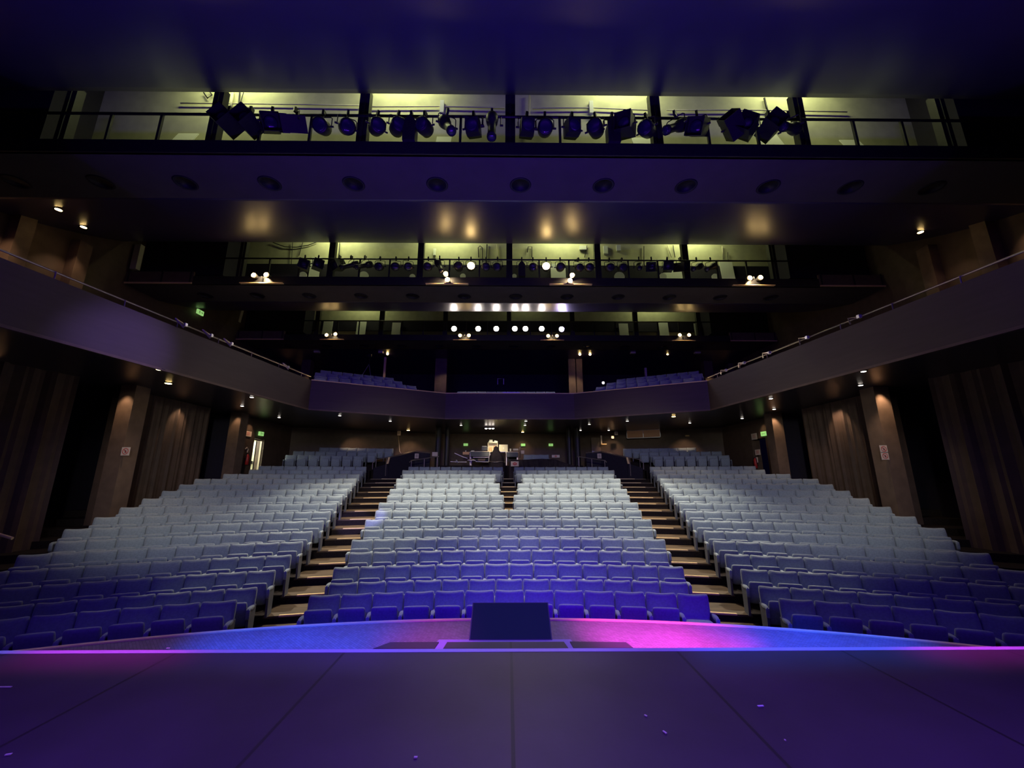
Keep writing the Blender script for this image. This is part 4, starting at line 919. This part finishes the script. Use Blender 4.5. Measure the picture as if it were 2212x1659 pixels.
for x0, x1, y, nm in ((681, 699, 940, 'left'), (1478, 1512, 942, 'right')):
    a = pY(x0, y, 23.6); c = pY(x1, y, 23.4); b = MB(); b.box(-(c.x-a.x)/2, (c.x-a.x)/2, -.12, .05, -.04, .04); tag(b.obj('wall_ledge', M['nosing'], None, loc=((a.x+c.x)/2, 23.5, a.z)), 'lit pale ledge on the %s rear wall under the balcony' % nm, 'ledge', 'lit ledges on the rear wall')
cable([pY(860, 940, 24.4), pY(862, 960, 24.4), pY(863, 975, 24.3), pY(867, 980, 24.2)], .022, 'pale cable running down the left rear wall from the speaker plate', 'rail')

# ------------------------------------------------------------------ control desk at the back of the stalls
DZ = 3.3
b = MB(); b.box(-4.0, 4.1, 22.35, 26.0, 2.4, DZ); struct(b.obj('floor_control', M['carpet']))
# drape over the low wall
b = MB(); n = 60; x0, x1 = pY(1100, 1000, 22.2).x, pY(1240, 1000, 22.2).x; vs = []; fs = []
for i in range(n+1):
    t_ = i/n; x = x0+(x1-x0)*t_
    top = 3.63 - .05*math.sin(t_*9)*.5 - (.32*max(0, t_-.72)/.28) ; y = 22.2 - .04*math.sin(i*1.3) - .03*math.sin(i*.6+1)
    for j in range(7): vs.append((x + .05*j*math.sin(t_*5), y - .05*math.sin(j*.9+i*.5), top + (2.5-top)*j/6))
    vs.append((x, y+.5, top+.02))
m = 8
for i in range(n):
    for j in range(6): fs.append((i*m+j, i*m+j+1, (i+1)*m+j+1, (i+1)*m+j))
    fs.append((i*m, (i+1)*m, (i+1)*m+7, i*m+7))
b.add(vs, fs); o = fixn(b.obj('black_drape', M['cloth'], None, True)); tag(o, 'creased black cloth draped over the low wall right of the centre aisle top', 'drape')
# tall covered shape
c = pY(1073, 1010, 22.1); t = thing('covered_stand', 'tall tapering stand hidden under a tied black cloth at the top of the centre aisle', 'covered stand', (c.x, 22.1, 2.45))
top = pY(1069, 964, 22.1).z - 2.45
b = MB(); prof = [(0, .46), (.25, .45), (.5, .43), (.72, .37), (.82, .24), (.9, .14), (.96, .12), (1.0, .05)]
vs = []; fs = []; n = 28
for (h, r) in prof:
    for k in range(n):
        a = 2*PI*k/n; rr = r*(1+.07*math.sin(5*a)+.05*math.sin(9*a+h*4)); vs.append((rr*math.cos(a) - .1*max(0, h-.5), rr*.7*math.sin(a), h*top))
for i in range(len(prof)-1):
    for k in range(n): fs.append((i*n+k, i*n+(k+1) % n, (i+1)*n+(k+1) % n, (i+1)*n+k))
fs.append(tuple((len(prof)-1)*n+k for k in range(n))); b.add(vs, fs); fixn(b.obj('cloth_cover', M['cloth'], t, True))
b = MB(); vs = [(.44*math.cos(2*PI*k/24), .31*math.sin(2*PI*k/24), top*.55+.02*math.sin(k)) for k in range(24)]; b.tube(vs+[vs[0]], .018, 6); b.obj('tie_cord', M['rail'], t, True)
# desks with consoles
def desk(x0, x1, ytop, Y, lab):
    a = pY(x0, ytop, Y); c = pY(x1, ytop, Y); W = (c.x-a.x)
    t = thing('control_desk', lab, 'desk', (a.x, Y, DZ)); H = a.z-DZ
    b = MB(); b.box(0, W, 0, .75, H-.05, H); b.obj('desk_top', M['cream'], t)
    for xx in (.03, W-.08):
        for yy in (.03, .66): b = MB(); b.box(xx, xx+.05, yy, yy+.05, 0, H-.05); b.obj('leg', M['rail'], t)
    b = MB(); b.box(.1, W-.1, .7, .74, H*.35, H-.06); b.obj('modesty_panel', M['shell'], t)
    return a, c, H
a, c, H = desk(1014, 1060, 976, 23.4, 'light-edged control desk left of the covered stand'); 
a2, c2, H2 = desk(1092, 1120, 976, 23.4, 'light-edged control desk right of the covered stand')
def console(x0, x1, y0, y1, Y, lab):
    p = pY(x0, y0, Y); q = pY(x1, y1, Y); W = q.x-p.x; Hh = p.z-q.z
    t = thing('mixing_console', lab, 'console', ((p.x+q.x)/2, Y, q.z), group='mixing consoles')
    b = MB(); b.prism([(-.05, 0), (.35, 0), (.38, Hh), (.0, Hh)], 'x', -W/2, W/2); fixn(b.obj('body', M['shell'], t))
    b = MB(); b.box(-W/2, W/2, -.03, .36, Hh, Hh+.03); b.obj('rim', M['paper'], t)
console(1016, 1057, 976, 986, 23.25, 'dark mixing console on the desk left of the covered stand'); console(1094, 1119, 977, 987, 23.2, 'dark mixing console on the desk right of the covered stand')
p = pY(1087.5, 968, 23.5); t = thing('laptop', 'open laptop seen from behind, pale lid with a lamp glint, beside the covered stand', 'laptop', p)
b = MB(); b.box(-.25, .25, -.01, .01, -.2, .2); b.obj('lid', M['cream'], t); b = MB(); b.box(-.25, .25, 0, .34, -.22, -.2); b.obj('keyboard_base', M['steel'], t)
b = MB(); b.box(-.035, .035, -.015, -.012, -.07, .05); b.obj('lid_glint', M['white'], t)  # white patch painted for a lamp reflected in the lid
p = pY(1064.5, 966, 23.6); t = thing('lit_cabinet', 'bright open-fronted shelf cabinet with papers on top on the control desk', 'cabinet', p)
b = MB(); b.box(-.29, -.26, -.1, .2, -.27, .25); b.box(.26, .29, -.1, .2, -.27, .25); b.box(-.29, .29, .17, .2, -.27, .25); b.box(-.29, .29, -.1, .2, .22, .26); b.box(-.29, .29, -.1, .2, -.28, -.25); b.obj('body', M['cream'], t)
b = MB(); b.box(-.2, -.05, -.05, .1, -.25, 0); b.box(.02, .2, -.02, .12, -.25, .08); b.obj('folder_stack', M['skin_card'], t)
b = MB(); b.box(-.27, .24, -.12, .15, .27, .31, Matrix.Rotation(.08, 4, 'Y')); b.box(-.2, -.02, -.1, .1, .32, .42); b.box(.0, .2, -.1, .1, .30, .40, Matrix.Rotation(.25, 4, 'Y')); b.obj('paper_pile', M['white'], t)
p = pY(1049.5, 963.5, 23.7); t = thing('desk_monitor', 'flat desk monitor edge-on left of the bright cabinet', 'monitor', p)
b = MB(); b.box(-.22, .05, -.02, .02, -.03, .0); b.obj('lit_edge', M['white'], t); b = MB(); b.box(-.25, .1, -.02, .05, -.24, -.03); b.obj('screen_back', M['shell'], t)
b = MB(); b.box(-.1, -.04, -.02, .05, -.36, -.24); b.obj('stand', M['metal'], t)
for x, y, wd, hd, lab, mt in ((1006.5, 979, .36, .15, 'orange-brown box on the left end of the control desk', 'skin_card'), (1129, 976.5, .19, .18, 'tan box at the right end of the control desk', 'paper'), (1114, 971, .3, .1, 'small white gadget cluster on the right desk', 'cream'), (1103, 972, .1, .14, 'small white cup on the right desk', 'white'), (1021, 974, .16, .05, 'white paper lying on the left desk', 'white'), (1006, 974.5, .07, .07, 'small pale cup on top of the orange-brown box', 'white')):
    p = pY(x, y, 23.3); b = MB()
    if 'cup' in lab: b.lathe([(wd/2*.8, -hd/2), (wd/2, hd/2)], 14); nm = 'cup'; ct = 'cup'
    else: b.box(-wd/2, wd/2, 0, .2, -hd/2, hd/2); nm = 'paper' if 'paper' in lab else ('gadget' if 'gadget' in lab else 'box'); ct = nm
    tag(b.obj(nm, M[mt], None, loc=p), lab, ct)
p = pY(1123, 968, 23.2); b = MB(); b.tube([(0, 0, -.55), (0, 0, .0), (.02, 0, .06), (.12, 0, .08)], .022, 8); tag(b.obj('gooseneck_pole', M['rail'], None, True, p), 'hooked pale pole at the right end of the control desk', 'pole')
sign(pY(1112, 1002, 22.02), 0, .42, .26, 'no-entry sign with a red oval at the top of the centre aisle', 'noentry'); sign(pY(1200.5, 985.5, 22.1), 0, .42, .14, 'small no-entry sign standing on the black drape', 'noentry')
# three dim seats behind the drape, flight of rails and an equipment frame left of the desk
for i in range(3):
    p = pY(1141 + 17.5*i, 983, 22.9); x, y = p.x, 22.9; t = dup(protos[True], (x, y, p.z-.74), (0, 0, 0), '%s of the three pale seats behind the black drape' % ORD[i+1], 'three seats behind the black drape')
t = thing('equipment_frame', 'pale tubular frame with trays left of the covered stand', 'frame', (0, 0, 0))
def P3(x, y): return pY(x, y, 22.6)
for nm, pts in (('top_tube', [(1022, 988), (1058, 988)]), ('middle_tube', [(1010, 994), (1026, 994), (1028, 997), (1056, 998)]), ('side_tube', [(1056, 985), (1056, 1008)]), ('rear_tube', [(982, 979), (1000, 987), (1010, 990)]), ('low_tube', [(973, 997), (988, 998), (1008, 998)])):
    b = MB(); b.tube([P3(*q) for q in pts], .022, 6); b.obj(nm, M['rail'], t)
for q, r in (((1018, 992), (.3, .05)), ((1040, 993), (.4, .12))): p = P3(*q); b = MB(); b.box(p.x-r[0]/2, p.x+r[0]/2, p.y, p.y+.3, p.z-r[1]/2, p.z+r[1]/2); b.obj('tray', M['pier'], t)
for x in (986, 990): pass
p = pY(986, 997, 22.5); b = MB(); b.tube([(-.08, 0, .04), (0, 0, .07), (.08, 0, -.08)], .03, 6); tag(b.obj('lamp_arm', M['steel'], None, True, p), 'small grey jointed lamp arm on the low tube left of the desk', 'lamp arm')
spot('desk_lamp', (-.9, 22.3, 5.15), (-.7, 23.4, 4.1), 150, (1, .82, .48), 70, 1, .05)

# ------------------------------------------------------------------ apron: prompt screen, mats, tape
p0 = pZ(1013, 1382, .93); p1 = pZ(1193, 1381, .93); cx = (p0.x+p1.x)/2; W = p1.x-p0.x
t = thing('prompt_monitor', 'large dark flat screen propped up on the apron facing the stage', 'screen', (cx, p0.y, .925), (0, 0, 0)); ta = math.atan2(.25, .40)
mxs = Matrix.Rotation(-(PI/2-ta)+0, 4, 'X')
b = MB(); b.box(-W/2, W/2, 0, .06, 0, .50, mxs); b.obj('casing', M['shell'], t)
b = MB(); b.box(-W/2+.012, W/2-.012, -.004, 0, .012, .488, mxs); b.obj('screen', M['screen'], t)
b = MB(); b.box(-W/2+.1, -W/2+.14, .38, .42, 0, .2); b.box(W/2-.14, W/2-.1, .38, .42, 0, .2); b.obj('stand', M['metal'], t)
def quad(name, pts, z, th_, m, lab=None, cat=None, group=None):
    P_ = [pZ(x, y, z) for x, y in pts]; b = MB(); b.prism([(q.x, q.y) for q in P_], 'z', z-th_, z); o = fixn(b.obj(name, M[m]));
    if lab: tag(o, lab, cat, group)
    return o
quad('black_mat', [(806, 1401), (843, 1387), (948, 1386.5), (938, 1401)], .935, .012, 'stage', 'dark mat laid on the apron left of the screen', 'mat', 'dark mats on the apron')
quad('black_mat', [(957, 1401), (966, 1386.8), (1218, 1386.2), (1228, 1400)], .935, .012, 'stage', 'dark mat laid on the apron in front of the screen', 'mat', 'dark mats on the apron')
quad('black_mat', [(1240, 1400), (1231, 1385.5), (1352, 1387), (1368, 1399)], .935, .012, 'stage', 'dark mat laid on the apron right of the screen', 'mat', 'dark mats on the apron')
quad('floor_tape', [(930, 1402), (948, 1381.5), (1232, 1381), (1252, 1401)], .924, .003, 'tape', 'pale tape outline on the apron round the middle mat', 'tape')
# scraps on the stage floor
for i, (x, y, wd, rz) in enumerate(((1643, 1526, .045, .1), (8, 1485, .12, 0), (1395, 1547, .02, 2.2), (1436, 1583, .03, 2.0), (1696, 1600, .008, 0), (898, 1637, .02, 0), (363, 1401, .03, 0), (18, 1631, .03, .3))):
    p = pZ(x, y, 1.103); b = MB(); b.box(-wd/2, wd/2, -.006, .006, 0, .006); tag(b.obj('scrap', M['white' if i in (0, 6) else 'cream'], None, loc=p, rot=(0, 0, rz)), ('bright blue-lit sliver of tape on the stage floor, right half', 'dark cable end at the left edge of the stage floor', 'tiny pale scratch mark on the stage, right of centre', 'curved pale scrap on the stage, right of centre', 'tiny white dot of debris on the stage, lower right', 'tiny pale scrap near the bottom of the stage, left of centre', 'small white tape knot on the stage edge, left side', 'pale scrap in the lower left corner of the stage')[i], 'scrap')
